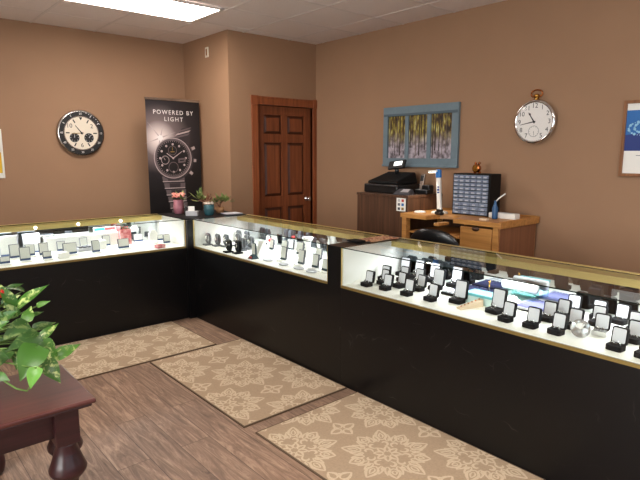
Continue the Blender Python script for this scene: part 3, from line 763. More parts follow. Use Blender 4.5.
# ------------------------------------------------------------------ on the corner cabinet
ZT = .9185
def blossoms(mb, c, r, n, m, size, flat=.6):
    for k in range(n):
        a = random.uniform(0, 2*PI); q = r*math.sqrt(random.random())
        mb.ball((c[0]+q*math.cos(a), c[1]+q*math.sin(a), c[2]+random.uniform(-.25, .6)*r*flat), size*random.uniform(.7, 1.15), m, 8, (1, 1, .65))
def leaves(mb, c, n, L, w, m, up=.5):
    for k in range(n):
        a = random.uniform(0, 2*PI); el = random.uniform(.1, 1.1)*up*2
        d = Vector((math.cos(a)*math.cos(el), math.sin(a)*math.cos(el), math.sin(el))); s_ = Vector((-math.sin(a), math.cos(a), 0)); u = d.cross(s_)
        l = L*random.uniform(.6, 1.1); p = Vector(c)+d*l*.25
        mb.add([p, p+d*l*.35+s_*w-u*.002, p+d*l*.35-u*.006, p+d*l*.35-s_*w-u*.002, p+d*l*.75+s_*w*.8, p+d*l*.75-u*.004, p+d*l*.75-s_*w*.8, p+d*l], [(0, 2, 1), (0, 3, 2), (1, 2, 5, 4), (2, 3, 6, 5), (4, 5, 7), (5, 6, 7)], m, True)
t = thing('flower_pot', 'pink pot of coral pink flowers, leftmost on the corner cabinet', 'potted flowers', (2.41, 4.92, ZT))
B().lathe([(.036, 0), (.045, .01), (.05, .07), (.046, .12), (.05, .135), (.042, .135), (.036, .11)], 'pinkpot', 20).build('pot', t)
f = B(); blossoms(f, (0, 0, .175), .06, 34, 'pinkf', .017); f.build('blossoms', t, fixn=False)
f = B(); leaves(f, (.03, -.02, .13), 14, .09, .012, 'succ'); f.build('leaves', t, fixn=False)
t = thing('flower_pot', 'teal glazed mug of pale flowers and upright succulents on the corner cabinet', 'potted flowers', (2.565, 4.60, ZT))
B().lathe([(.036, 0), (.045, .012), (.052, .06), (.05, .10), (.046, .10), (.04, .08)], 'tealpot', 20).build('pot', t)
f = B(); blossoms(f, (0, 0, .115), .05, 30, 'whitef', .011, .3); f.build('blossoms', t, fixn=False)
f = B(); leaves(f, (-.01, .02, .12), 16, .11, .013, 'bronze', .7); leaves(f, (-.05, .06, .13), 14, .11, .013, 'succ', .8); f.build('leaves', t, fixn=False)
t = thing('succulent_pot', 'green jade-like succulent in a tan pot, rightmost plant on the corner cabinet', 'potted plant', (2.74, 4.70, ZT))
B().lathe([(.03, 0), (.04, .01), (.046, .06), (.04, .06), (.034, .05)], 'terra', 18).build('pot', t)
f = B(); f.tube([(0, 0, .05), (.01, .0, .09), (.03, -.02, .13)], .006, 'bronze', 7); f.tube([(0, 0, .06), (-.03, .02, .11)], .005, 'bronze', 7)
f.build('stems', t)
f = B()
for c in ((.03, -.02, .12), (-.03, .02, .10), (.06, -.05, .11), (0, 0, .12)): leaves(f, c, 13, .07, .013, 'succ', .6)
f.build('leaves', t, fixn=False)
t = thing('card_holder', 'white box holding a small white card in front of the teal mug', 'card holder', (2.42, 4.665, ZT), math.radians(-42))
B().box(-.055, .055, -.03, .03, 0, .045, 'lgrey').build('box', t, bevel=.003)
B().box(-.035, .025, -.002, .0, .045, .09, 'paper').build('card', t)
t = thing('figurine', 'small black ornament between the pink pot and the white card box', 'ornament', (2.42, 4.79, ZT))
B().lathe([(.022, 0), (.024, .012), (.012, .02), (.018, .04), (.01, .06), (.014, .07), (.002, .085)], 'blk', 14).build('body', t)
B().tube([(.014, 0, .03), (.035, 0, .045), (.03, 0, .065)], .004, 'chrome', 6).build('arm', t)
t = thing('magazine_stack', 'flat grey magazines lying on the right side of the corner cabinet', 'magazines', (2.76, 4.515, ZT), math.radians(-8))
B().box(-.085, .085, -.08, .08, 0, .010, 'dgrey').build('cover', t); B().box(-.08, .08, -.075, .07, .010, .016, 'lgrey', T=Matrix.Rotation(.08, 4, 'Z')).build('cover', t)
t = thing('counter_mat', 'brown patterned mat lying over the joint of the middle and right showcases', 'mat', (2.70, 2.54, .9205), math.radians(-90))
vs = []; fs = []; nx, ny = 14, 10
for i in range(nx+1):
    for j in range(ny+1):
        x = -.06+.16*i/nx; y = -.14+.28*j/ny; vs.append((x, y, .004+.003*math.sin(9*i/nx*2)*math.cos(7*j/ny)))
for i in range(nx):
    for j in range(ny): fs.append((i*(ny+1)+j, (i+1)*(ny+1)+j, (i+1)*(ny+1)+j+1, i*(ny+1)+j+1))
B().add(vs, fs, 'mat_p', True).build('sheet', t)
B().box(-.06, .04, -.22, -.145, 0, .010, 'blkm').build('backing_board', t)

# ------------------------------------------------------------------ wall clock (left wall), face -y
t = thing('wall_clock', 'round white-dial wall clock with black bezel and two dark subdials on the left wall', 'clock', (1.905, YL, 1.715))
R = .24
B().lathe([(R-.02, 0), (R, .008), (R, .030), (R-.006, .040), (R-.02, .042)], 'silver', 48, T=RX, cap=False).lathe([(R-.02, 0), (R-.02, .036)], 'silver', 48, T=RX).build('case', t)
z = B().ring(0, 0, R*.74, R*.935, -.0425, 'ink', 56)
for k in range(12):
    a = PI/2-2*PI*k/12
    if k % 3 == 0 or k in (4, 5, 7, 8): z.text(str(k*5 if k else 60), .03, .835*R*math.cos(a), .835*R*math.sin(a), -.0432, 'prn_w', rot=-(PI/2-a) if 0 else 0)
    else: z.bar(.79*R*math.cos(a), .79*R*math.sin(a), .88*R*math.cos(a), .88*R*math.sin(a), .003, .003, -.0432, 'prn_w')
for k in range(2, 9):
    a = PI/2-2*PI*k/60*1.3; z.bar(.88*R*math.cos(a), .88*R*math.sin(a), .91*R*math.cos(a), .91*R*math.sin(a), .003, .003, -.0432, 'prn_w')
z.build('bezel', t, fixn=False)
z = B().disc(0, 0, R*.74, -.040, 'cream', 48).ring(0, 0, R*.71, R*.745, -.0428, 'silver', 48)
for k in (1, 3, 5, 7, 9, 11, 4, 8):
    a = PI/2-2*PI*k/12
    if k in (4, 8): continue
    z.bar(.50*R*math.cos(a), .50*R*math.sin(a), .66*R*math.cos(a), .66*R*math.sin(a), .006, .006, -.0408, 'ink')
z.poly([(-.018, R*.68), (0, R*.55), (.018, R*.68)], -.0408, 'ink')
z.text('10', .062, -.47*R*1.05, .30*R, -.0408, 'ink').text('2', .062, .45*R, .30*R, -.0408, 'ink').text('6', .062, 0, -.53*R, -.0408, 'ink')
for k in range(60):
    a = 2*PI*k/60; z.bar(.685*R*math.cos(a), .685*R*math.sin(a), .705*R*math.cos(a), .705*R*math.sin(a), .0012, .0012, -.0406, 'ink')
z.build('dial', t, fixn=False)
for sx in (-1, 1):
    s_ = B().disc(sx*.30*R*1.02, -.20*R, .20*R, -.0412, 'ink', 28).ring(sx*.306*R, -.20*R, .19*R, .205*R, -.0414, 'dgrey', 28)
    for k in range(8):
        a = 2*PI*k/8; s_.bar(sx*.306*R+.14*R*math.cos(a), -.2*R+.14*R*math.sin(a), sx*.306*R+.175*R*math.cos(a), -.2*R+.175*R*math.sin(a), .0018, .0018, -.0416, 'prn_w')
    s_.bar(sx*.306*R, -.2*R, sx*.306*R+(.08 if sx > 0 else .01)*R, -.2*R+.12*R, .003, .002, -.042, 'lgrey')
    s_.build('subdial', t, fixn=False)
B().bar(.01, -.012, -.22*R*1.15, .30*R*1.1, .006, .003, -.044, 'ink').build('hour_hand', t, fixn=False)
B().bar(.02, .002, -.42*R, -.035*R, .005, .002, -.0445, 'redsand' if 0 else 'prn_g').build('minute_hand', t, fixn=False)
B().disc(0, 0, .012, -.0455, 'ink', 16).build('pin', t, fixn=False)

# pocket watch wall clock (right wall)
t = thing('wall_clock', 'silver pocket-watch shaped wall clock with gold crown and ring on the right wall', 'clock', (XR, 2.30, 1.758), -PI/2)
R = .182
B().lathe([(R*.8, 0), (R*.97, .012), (R, .03), (R*.97, .048), (R*.90, .056), (R*.86, .050)], 'chrome', 48, T=RX, cap=False).build('case', t)
z = B().disc(0, 0, R*.90, -.045, 'dial', 48)
for k in range(1, 13):
    a = PI/2-2*PI*k/12
    if k != 6: z.text(str(k), .052 if k != 12 else .055, .71*R*math.cos(a), .71*R*math.sin(a), -.0458, 'ink')
for k in range(60):
    a = 2*PI*k/60; z.bar(.83*R*math.cos(a), .83*R*math.sin(a), .87*R*math.cos(a), .87*R*math.sin(a), .0012, .0012, -.0456, 'ink')
z.ring(0, -.42*R, .235*R, .25*R, -.0456, 'grey', 28)
for k in range(12):
    a = 2*PI*k/12; z.bar(.19*R*math.cos(a), -.42*R+.19*R*math.sin(a), .23*R*math.cos(a), -.42*R+.23*R*math.sin(a), .001, .001, -.0456, 'ink')
z.bar(0, -.42*R, .02*R, -.6*R, .0018, .001, -.0462, 'ink')
z.build('dial', t, fixn=False)
B().bar(.006, -.01, -.28*R, .42*R, .006, .003, -.0475, 'ink').disc(-.22*R, .34*R, .009, -.0474, 'ink', 12).build('hour_hand', t, fixn=False)
B().bar(.012, .004, -.66*R, -.12*R, .005, .002, -.048, 'ink').disc(0, 0, .009, -.0485, 'ink', 14).build('minute_hand', t, fixn=False)
B().lathe([(R*.89, .052), (R*.6, .060), (R*.3, .064), (.002, .066)], 'lens', 40, T=RX, cap=False).build('glass_lens', t)
B().lathe([(.012, R-.004), (.018, R+.004), (.014, R+.012), (.022, R+.014), (.022, R+.036), (.014, R+.042)], 'brass', 18, T=Matrix.Translation((0, -.028, 0))).build('crown', t)
B().tube([(.048*math.sin(a), -.028, R+.044-.034*math.cos(a)*-1*.9) for a in [2*PI*k/24 for k in range(24)]], .0065, 'copper', 10, closed=True).build('bow_ring', t)

# wall plate on the alcove wall
t = thing('wall_sensor', 'small cream plate with a dark slot high on the alcove wall', 'wall plate', (XB, 5.555, 2.608), -PI/2)
B().box(-.035, .035, -.010, 0, -.055, .055, 'cream').build('plate', t, bevel=.004)
B().box(-.012, .012, -.012, -.009, -.035, .035, 'brass').build('slot', t)

# posters
t = thing('framed_poster', 'white framed poster with a yellow patch, cut by the left edge of the photo', 'framed poster', (.99, YL, 1.262))
for a in ((-.17, -.152, 0, .475), (.152, .17, 0, .475), (-.17, .17, 0, .018), (-.17, .17, .457, .475)): pass
f = B()
for a, b, c_, e in ((-.17, -.152, 0, .475), (.152, .17, 0, .475), (-.152, .152, 0, .018), (-.152, .152, .457, .475)): f.box(a, b, -.022, 0, c_, e, 'white')
f.build('frame', t, bevel=.003)
B().box(-.152, .152, -.010, -.002, .018, .457, 'paper').box(-.152, .152, -.0108, -.010, .05, .25, 'yellow').box(-.11, .11, -.0108, -.010, .31, .40, 'skyblue').build('print', t)
t = thing('framed_poster', 'oak framed blue jewelry poster at the right edge of the right wall', 'framed poster', (XR, 1.40, 1.335), -PI/2)
f = B()
for a, b, c_, e in ((-.225, -.203, 0, .545), (.203, .225, 0, .545), (-.203, .203, 0, .022), (-.203, .203, .523, .545)): f.box(a, b, -.026, 0, c_, e, 'oakframe')
f.build('frame', t, bevel=.003)
p = B().box(-.203, .203, -.012, -.002, .022, .523, 'paper').box(-.203, .203, -.0126, -.012, .185, .345, 'pnavy').box(-.203, .203, -.0126, -.012, .345, .475, 'pblue')
p.add([(-.203, -.0128, .30), (.203, -.0128, .345), (.203, -.0128, .42), (-.203, -.0128, .39)], [(0, 1, 2, 3)], 'pblue')
for rr, cx, cz in ((.075, -.09, .345), (.06, -.07, .35), (.045, .05, .36)):
    for k in range(26):
        a = 2*PI*k/26; p.disc(cx+rr*1.25*math.cos(a), cz+.65*rr*math.sin(a), .004+.003*(k % 3), -.0132, 'pcyan', 8)
p.text('O', .04, -.03, .50, -.0126, 'dgrey').build('print', t, fixn=False)
p = B()
p.box(-.12, -.03, -.0126, -.0122, .150, .154, 'grey').box(-.02, .10, -.0126, -.0122, .150, .154, 'grey'); p.build('caption', t, fixn=False)

# the teal window-frame picture
t = thing('window_frame_picture', 'weathered teal window frame holding three forest photos on the right wall', 'picture', (XR, 3.52, 1.378), -PI/2)
f = B(); w, h = .47, .595
f.box(-w, w, -.03, 0, h-.085, h, 'teal').box(-w, w, -.03, 0, 0, .075, 'teal').box(-w, -w+.06, -.03, 0, .075, h-.085, 'teal').box(w-.075, w, -.03, 0, .075, h-.085, 'teal')
f.box(-w+.01, w-.01, -.036, -.03, h-.095, h-.07, 'tealdk').box(-w-.004, w+.004, -.04, 0, -.012, .012, 'teal')
px = [(-.405, -.175), (-.130, .105), (.150, .39)]
f.box(-.175, -.130, -.028, 0, .075, h-.085, 'teal').box(.105, .150, -.028, 0, .075, h-.085, 'teal')
f.build('frame', t, bevel=.004)
for a, b in px:
    q = B().box(a, b, -.014, -.003, .075, h-.085, 'forest'); n_ = 0
    x = a+.012
    while x < b-.02:
        w_ = random.uniform(.005, .016); zb = random.uniform(.12, .24)-w_*3; n_ += 1
        q.poly([(x, zb), (x+w_, zb), (x+w_*.8+.004, h-.085), (x+.004, h-.085)], -.0141-n_*.00001, random.choice(('trunk', 'trunk', 'trunk2')))
        x += w_+random.uniform(.008, .035)
    q.build('photo', t, fixn=False)

# ------------------------------------------------------------------ retractable banner
t = thing('banner_stand', 'tall black retractable banner showing a chronograph watch, behind the flower corner', 'banner', (2.775, 5.70, 0))
hw = .318; ht = 2.09
B().box(-hw-.02, hw+.02, -.06, .06, .0, .07, 'silver').build('base', t, bevel=.01)
B().tube([(0, .03, .05), (0, .03, ht+.01)], .01, 'silver', 10).build('pole', t)
B().box(-hw-.004, hw+.004, -.008, .012, ht-.018, ht+.006, 'silver').build('top_rail', t)
sh = B().box(-hw, hw, .0, .001, .07, ht-.016, 'banner').build('sheet', t)
k = B(); y = -.001
cx, cz, rr = -.025, 1.45, .225
# strap pieces
k.poly([(cx+.02, cz+.20), (cx+.12, cz+.33), (cx+.24, cz+.345), (cx+.19, cz+.17)], y, 'prn_d')
for i in range(3): k.poly([(cx+.0+.03*i, cz+.21+.035*i), (cx+.19+.012*i, cz+.255+.035*i), (cx+.215+.01*i, cz+.28+.033*i), (cx+.03+.03*i, cz+.235+.035*i)], y-.0004, 'prn_l' if i % 2 else 'prn_m')
for i in range(8):
    z0 = cz-.20-.075*i; dx = -.005+.013*i; ww = .135-.007*i
    k.poly([(cx+dx-ww, z0), (cx+dx+ww, z0), (cx+dx+ww*.97, z0-.062), (cx+dx-ww*.93, z0-.062)], y, 'prn_m')
    k.poly([(cx+dx-ww*.5, z0-.004), (cx+dx+ww*.55, z0-.004), (cx+dx+ww*.52, z0-.055), (cx+dx-ww*.48, z0-.055)], y-.0004, 'prn_d')
    k.poly([(cx+dx-ww*.98, z0-.052), (cx+dx+ww*.98, z0-.052), (cx+dx+ww*.97, z0-.062), (cx+dx-ww*.95, z0-.062)], y-.0006, 'prn_l')
# crown and pushers
for a, l in ((-38, .07), (-6, .06), (24, .07)):
    a = math.radians(a); k.bar(cx+rr*.95*math.cos(a), cz+rr*.95*math.sin(a), cx+(rr+l)*math.cos(a), cz+(rr+l)*math.sin(a), .022, .02, y-.0005, 'prn_m')
    k.bar(cx+(rr+.03)*math.cos(a), cz+(rr+.03)*math.sin(a), cx+(rr+l)*math.cos(a), cz+(rr+l)*math.sin(a), .016, .014, y-.0007, 'prn_l')
k.disc(cx+.012, cz-.008, rr+.012, y-.0008, 'prn_d', 48).ring(cx, cz, rr*.96, rr, y-.001, 'prn_l', 48).disc(cx, cz, rr*.96, y-.0011, 'prn_m', 48).disc(cx, cz, rr*.86, y-.0014, 'prn_k', 48)
for i in range(48):
    a = 2*PI*i/48; k.bar(cx+rr*.80*math.cos(a), cz+rr*.80*math.sin(a), cx+rr*.845*math.cos(a), cz+rr*.845*math.sin(a), .002, .002, y-.0018, 'prn_l')
for i in range(12):
    a = 2*PI*i/12; k.disc(cx+rr*.68*math.cos(a), cz+rr*.68*math.sin(a), .013, y-.0018, 'prn_l', 12)
k.ring(cx-.005, cz+.085, .045, .052, y-.0019, 'prn_m', 24).bar(cx-.005, cz+.085, cx-.005, cz+.125, .003, .002, y-.002, 'prn_g').bar(cx-.03, cz+.07, cx+.02, cz+.07, .004, .004, y-.002, 'prn_g')
k.ring(cx-.095, cz-.02, .042, .048, y-.0019, 'prn_l', 24).ring(cx+.0, cz-.10, .052, .06, y-.0019, 'prn_m', 24)
k.poly([(cx+.06, cz-.055), (cx+.15, cz-.045), (cx+.15, cz+.005), (cx+.06, cz-.005)], y-.0019, 'prn_m')
k.bar(cx-.095, cz-.02, cx-.115, cz+.01, .003, .002, y-.0022, 'prn_l').bar(cx+.08, cz-.028, cx+.13, cz-.022, .006, .006, y-.0022, 'prn_k')
k.bar(cx, cz, cx+.11, cz+.075, .006, .003, y-.0024, 'prn_l').bar(cx, cz, cx-.075, cz+.055, .006, .004, y-.0024, 'prn_l').disc(cx, cz, .012, y-.0026, 'prn_l', 14)
# lens-star printed on the bezel
for a, l in ((20, .20), (75, .16), (130, .22), (200, .20), (255, .16), (310, .20)):
    a = math.radians(a); k.poly([(-.165+.008*math.sin(a), 1.67-.008*math.cos(a)), (-.165+l*math.cos(a), 1.67+l*math.sin(a)), (-.165-.008*math.sin(a), 1.67+.008*math.cos(a))], y-.0028 if 0 else -.0006, 'prn_l')
k.disc(-.165, 1.67, .03, -.0007, 'prn_w', 20)
k.build('watch_print', sh, fixn=False)
k = B().text('POWERED BY', .064, 0, 1.945, -.001, 'prn_w', spacing=1.28).text('LIGHT', .064, 0, 1.872, -.001, 'prn_w', spacing=1.35)
k.build('lettering', sh, fixn=False)

# ------------------------------------------------------------------ walnut cabinet and what is on it
t = thing('wood_cabinet', 'walnut laminate cabinet against the right wall, left of the workbench', 'cabinet', (3.83, 3.215, 0))
b = B().box(0, .50, 0, .655, 0, 1.095, 'walnut').build('carcass', t, bevel=.003)
B().box(-.006, .505, -.006, .661, 1.095, 1.12, 'walnut').build('top', t, bevel=.003)
s_ = B().box(-.008, -.006, .02, .13, .975, 1.095, 'paper')
s_.build('label_plate', t)
for i, (a, z, m_) in enumerate(((.10, 1.073, 'lgrey'), (.055, 1.073, 'red'), (.10, 1.036, 'grey'), (.055, 1.036, 'pblue'), (.10, .997, 'dgrey'), (.055, .997, 'prn_g'))): 
    B().box(-.0088, -.008, a-.014, a+.014, z-.012, z+.012, m_).build('emblem', t)
ZK = 1.121
t = thing('cash_register', 'black cash register with a tilted lit display on the walnut cabinet', 'cash register', (4.08, 3.64, ZK), -PI/2)
B().box(-.22, .22, -.17, .19, 0, .085, 'blk').build('cash_drawer', t, bevel=.012)
b = B(); b.add([(-.20, -.15, .088), (.20, -.15, .088), (.20, .17, .088), (-.20, .17, .088), (-.19, -.14, .115), (.19, -.14, .115), (.18, .15, .20), (-.18, .15, .20)], [(0, 3, 2, 1), (4, 5, 6, 7), (0, 1, 5, 4), (1, 2, 6, 5), (2, 3, 7, 6), (3, 0, 4, 7)], 'blkm')
b.build('keyboard', t, bevel=.02)
b = B().tube([(-.02, .10, .17), (-.02, .09, .24)], .022, 'blk', 10); b.build('display_post', t)
T = Matrix.Translation((0, .07, .255)) @ Matrix.Rotation(math.radians(-28), 4, 'X') @ Matrix.Rotation(math.radians(-8), 4, 'Y')
sc_ = B().box(-.10, .10, -.012, .012, -.03, .06, 'blk', T=T).build('display', t, bevel=.004)
B().box(-.03, .07, -.0135, -.012, -.0, .045, 'screen', T=T).build('screen', sc_)
t = thing('card_terminal', 'small silver and black card terminal at the front edge of the walnut cabinet', 'card terminal', (3.90, 3.33, ZK), -PI/2+.2)
b = B().add([(-.09, -.05, 0), (.09, -.05, 0), (.09, .06, 0), (-.09, .06, 0), (-.08, -.04, .02), (.08, -.04, .02), (.075, .05, .055), (-.075, .05, .055)], [(0, 3, 2, 1), (4, 5, 6, 7), (0, 1, 5, 4), (1, 2, 6, 5), (2, 3, 7, 6), (3, 0, 4, 7)], 'dgrey').build('body', t, bevel=.012)
B().add([(-.02, -.03, .026), (.06, -.03, .026), (.055, .035, .051), (-.02, .035, .051)], [(0, 1, 2, 3)], 'lgrey').build('screen', t)
t = thing('cordless_phone', 'silver and black cordless phone upright in its dark dock on the walnut cabinet', 'telephone', (4.12, 3.29, ZK), -PI/2)
B().box(-.05, .10, -.05, .05, 0, .045, 'blk').box(.01, .10, -.02, .05, .04, .085, 'blk').build('dock', t, bevel=.008)
T = Matrix.Translation((-.01, .0, .02)) @ Matrix.Rotation(math.radians(-12), 4, 'X')
p = B().box(-.024, .024, -.014, .014, 0, .17, 'silver', T=T).build('handset', t, bevel=.006)
B().box(-.018, .018, -.0155, -.014, .10, .155, 'blk', T=T).build('screen', p)

# ------------------------------------------------------------------ jeweller's workbench
t = thing('jeweler_workbench', 'oak jeweler workbench with drawers and a cut-out front against the right wall', 'workbench', (3.73, 2.225, 0))
# local: x depth (0 front .. .60 wall), y 0 (right end) .. 1.0 (left end)
pts = [(0, 0), (.60, 0), (.60, .99), (0, .99), (0, .70), (.16, .67), (.20, .56), (.16, .45), (0, .42)]
vs = [(x, y, .935) for x, y in pts]+[(x, y, .972) for x, y in pts]; n = len(pts)
B().add(vs, [list(range(n))[::-1], [n+i for i in range(n)]]+[(i, (i+1) % n, n+(i+1) % n, n+i) for i in range(n)], 'oak').build('worktop', t)
B().box(-.002, .6, -.014, -.0005, .925, .982, 'oak').box(.585, .60, 0.001, .985, .9725, .985, 'oak').build('edge_rail', t, bevel=.003)
B().box(.03, .57, .004, .02, .05, .934, 'oakside').build('side_panel', t)
for x in (.01, .53):
    for y_ in (.01, .93): B().box(x, x+.06, y_, y_+.05, 0, .935, 'oak').build('leg', t, bevel=.004)
B().box(.10, .57, .36, .38, .2, .92, 'oak').box(.55, .57, .05, .95, .3, .92, 'walnut').build('frame', t)
B().box(.04, .55, .38, .93, .80, .815, 'oak').build('catch_shelf', t)
B().box(.05, .5, .39, .92, .70, .71, 'oak').build('apron_tray', t)
for i, z in enumerate((.74, .55, .36)):
    d_ = B().box(.015, .45, .07, .36, z, z+.175, 'oak').build('drawer', t, bevel=.004)
    B().lathe([(.035, 0), (.035, .004)], 'walnut', 20, T=Matrix.Translation((.016, .215, z+.165)) @ Matrix.Rotation(-PI/2, 4, 'Y') @ Matrix.Scale(.55, 4, (1, 0, 0))).build('finger_cutout', d_)
B().box(-.05, .10, .53, .58, .90, .925, 'oak').build('bench_pin', t, bevel=.004)
ZB = .9725
t = thing('drawer_organizer', 'black parts organizer with rows of clear drawers on the workbench', 'organizer', (4.03, 2.69, ZB), -PI/2)
w, h, dp = .185, .358, .165
B().box(-w, w, 0, dp, 0, h, 'blkm').build('body', t, bevel=.003)
def odr(x0, x1, z0, z1):
    d_ = B().box(x0+.003, x1-.003, -.010, .0, z0+.003, z1-.003, 'drawer').build('drawer', t)
    B().box((x0+x1)/2-.014, (x0+x1)/2+.014, -.018, -.009, z0+.008, z0+.018, 'drawerl').build('pull', d_)
for r_ in range(7):
    for c_ in range(6): odr(-w+.012+c_*(2*w-.024)/6, -w+.012+(c_+1)*(2*w-.024)/6, .115+r_*.0335, .115+(r_+1)*.0335)
for r_ in range(3):
    for c_ in range(4): odr(-w+.012+c_*(2*w-.024)/4, -w+.012+(c_+1)*(2*w-.024)/4, .008+r_*.0355, .008+(r_+1)*.0355)
t = thing('alarm_clock', 'small round copper clock on top of the drawer organizer', 'clock', (4.10, 2.68, ZB+h), -PI/2)
B().lathe([(.001, 0), (.03, .006), (.036, .02), (.036, .045), (.03, .052)], 'copper', 20, T=Matrix.Translation((0, .02, .045)) @ RX).build('case', t)
B().disc(0, .045, .028, -.0325, 'brass', 20).build('dial', t, fixn=False)
B().ball((-.018, 0, .088), .012, 'copper', 10).ball((.018, 0, .088), .012, 'copper', 10).build('bells', t)
B().box(-.03, -.015, -.01, .01, 0, .02, 'copper').box(.015, .03, -.01, .01, 0, .02, 'copper').build('feet', t)
t = thing('desk_lamp', 'white desk lamp with a blue elbow and dark printed marks on the workbench', 'lamp', (3.97, 2.965, ZB), -PI/2)
B().lathe([(.075, 0), (.075, .010), (.06, .018), (.03, .022)], 'white', 24).build('base', t)
T = Matrix.Translation((0, 0, .015)) @ Matrix.Rotation(math.radians(-4), 4, 'Y')
col = B().box(-.02, .02, -.012, .012, 0, .34, 'white', T=T).build('column', t, bevel=.004)
B().box(-.012, .012, -.0126, -.012, .165, .178, 'pnavy', T=T).box(-.012, .012, -.0126, -.012, .186, .204, 'pnavy', T=T).box(-.008, .012, -.0126, -.012, .212, .226, 'pnavy', T=T).build('printed_mark', col)
el = B().box(-.024, .024, -.016, .016, .30, .375, 'skyblue', T=T).build('elbow', t, bevel=.008)
hd = B().box(-.095, .0, -.03, .02, .352, .37, 'white', T=T).build('head', t, bevel=.005)
B().box(-.09, -.03, -.024, .014, .349, .352, 'lampglow', T=T).build('light_bar', hd)
o = B().box(-.045, .045, -.02, .02, 0, .03, 'blk').box(-.03, .04, -.015, .015, .03, .05, 'blk').build('tape_dispenser', bevel=.008); at(o, (3.86, 2.885, ZB), -PI/2-.3); tag(o, 'small black tape dispenser at the foot of the white desk lamp', 'tape dispenser')
o = B().lathe([(.05, 0), (.055, .006), (.045, .014), (.001, .02)], 'white', 20).build('white_dish'); at(o, (3.88, 3.115, ZB)); tag(o, 'shallow white dish at the left end of the workbench', 'dish')
t = thing('spray_bottle', 'small blue bottle with a white tube leaning from it, right of the drawer organizer', 'bottle', (3.96, 2.405, ZB), -PI/2)
B().lathe([(.022, 0), (.024, .01), (.024, .09), (.012, .12), (.010, .14), (.012, .15)], 'bottleblue', 16).build('body', t)
B().tube([(0, 0, .14), (.03, 0, .17), (.085, 0, .21)], .006, 'white', 8).build('tube', t)
t = thing('power_strip', 'white multi-outlet strip lying on the right end of the workbench', 'power strip', (4.03, 2.34, ZB), -PI/2+.0)
B().box(-.02, .24-.02, -.04, .04, 0, .045, 'white').build('body', t, bevel=.006)
for k in range(5): B().box(.0+.036*k, .024+.036*k, -.02, .02, .045, .0475, 'lgrey').build('outlet', t)
t.location = (4.05, 2.475, ZB)
o = B().box(-.035, .035, -.02, .02, 0, .018, 'beige').build('wood_block', bevel=.003); at(o, (3.80, 2.40, ZB), -PI/2); tag(o, 'small beige block near the front edge of the workbench', 'block')

# office chair
t = thing('office_chair', 'black vinyl office chair between the showcases and the workbench', 'chair', (3.36, 2.41, 0), -PI/2+.12)
# back faces the viewer (back at -y local): sitter faces the bench
b = B(); nx, nz = 12, 8; vs = []; fs = []
for s2, off in ((0, 0), (1, .07)):
    for j in range(nz+1):
        for i in range(nx+1):
            u = -1+2*i/nx; v = j/nz
            hwid = .235*(1-.22*max(0, v-.55)**2*4-.1*(1-v)); x = u*hwid; zz = .50+.475*v*(1-.06*u*u*v)-(.05*abs(u)**4*v)
            vs.append((x, -.21+off*(1-.55*abs(u)**3)*(1-.5*(2*v-1)**4)-.045*(1-u*u)+.03*v*-1, zz))
k = (nx+1)*(nz+1)
for j in range(nz):
    for i in range(nx):
        a = j*(nx+1)+i; fs.append((a, a+1, a+nx+2, a+nx+1)); fs.append((k+a, k+a+nx+1, k+a+nx+2, k+a+1))
for i in range(nx):
    fs.append((i, k+i, k+i+1, i+1)); a = nz*(nx+1)+i; fs.append((a, a+1, k+a+1, k+a))
for j in range(nz):
    a = j*(nx+1); fs.append((a, a+nx+1, k+a+nx+1, k+a)); a += nx; fs.append((a, k+a, k+a+nx+1, a+nx+1))
b.add(vs, fs, 'leather', True); b.build('backrest', t, sub=1)
B().rbox(-.24, .24, -.22, .22, .07, -.09, 0, 'leather', T=Matrix.Translation((0, .02, .44)) @ Matrix.Rotation(-PI/2, 4, 'X')).build('seat', t, bevel=.02)
B().tube([(0, 0, .10), (0, 0, .45)], .025, 'blk', 12).build('gas_column', t)
B().tube([(0, -.05, .45), (0, -.24, .47), (0, -.25, .62)], .018, 'blk', 8).build('back_bracket', t)
for k in range(5):
    a = 2*PI*k/5+.3; cxx, cyy = .26*math.cos(a), .26*math.sin(a)
    lg = B().tube([(0, 0, .11), (cxx, cyy, .075)], [.026, .018], 'blk', 8).build('leg', t)
    B().lathe([(.027, -.018), (.027, .018)], 'blk', 14, T=Matrix.Translation((cxx, cyy, .0275)) @ Matrix.Rotation(a, 4, 'Z') @ RX).build('caster', lg)

# ------------------------------------------------------------------ floor mats
def stroke(mb, pts, w, z, m):
    pts = [Vector(p) for p in pts]; n = len(pts); L = []; 
    for i, p in enumerate(pts):
        d_ = (pts[min(i+1, n-1)]-pts[max(i-1, 0)]).normalized(); q = Vector((-d_.y, d_.x))
        t_ = i/(n-1); ww = w*(.45+.55*math.sin(PI*min(1, max(0, t_)))); L.append((p+q*ww, p-q*ww))
    vs = [(a.x, a.y, z) for pr_ in L for a in pr_]
    mb.add(vs, [(2*i, 2*i+1, 2*i+3, 2*i+2) for i in range(n-1)], m)
def petal(mb, c, ang, r0, r1, wd, w, z, m):
    ca, sa = math.cos(ang), math.sin(ang); z += random.uniform(0, .0004)
    for s2 in (1, -1):
        pts = []
        for k in range(9):
            u = k/8; r_ = r0+(r1-r0)*u; t_ = s2*wd*math.sin(PI*u**.8)*(1-.15*u)
            pts.append((c[0]+r_*ca-t_*sa, c[1]+r_*sa+t_*ca))
        stroke(mb, pts, w, z, m)
def spiral(mb, c, ang, r_, flip, w, z, m):
    pts = []
    for k in range(12):
        u = k/11; a = ang+flip*(u*4.2); q = r_*(1-.75*u); pts.append((c[0]+q*math.cos(a), c[1]+q*math.sin(a)))
    stroke(mb, pts, w, z, m)
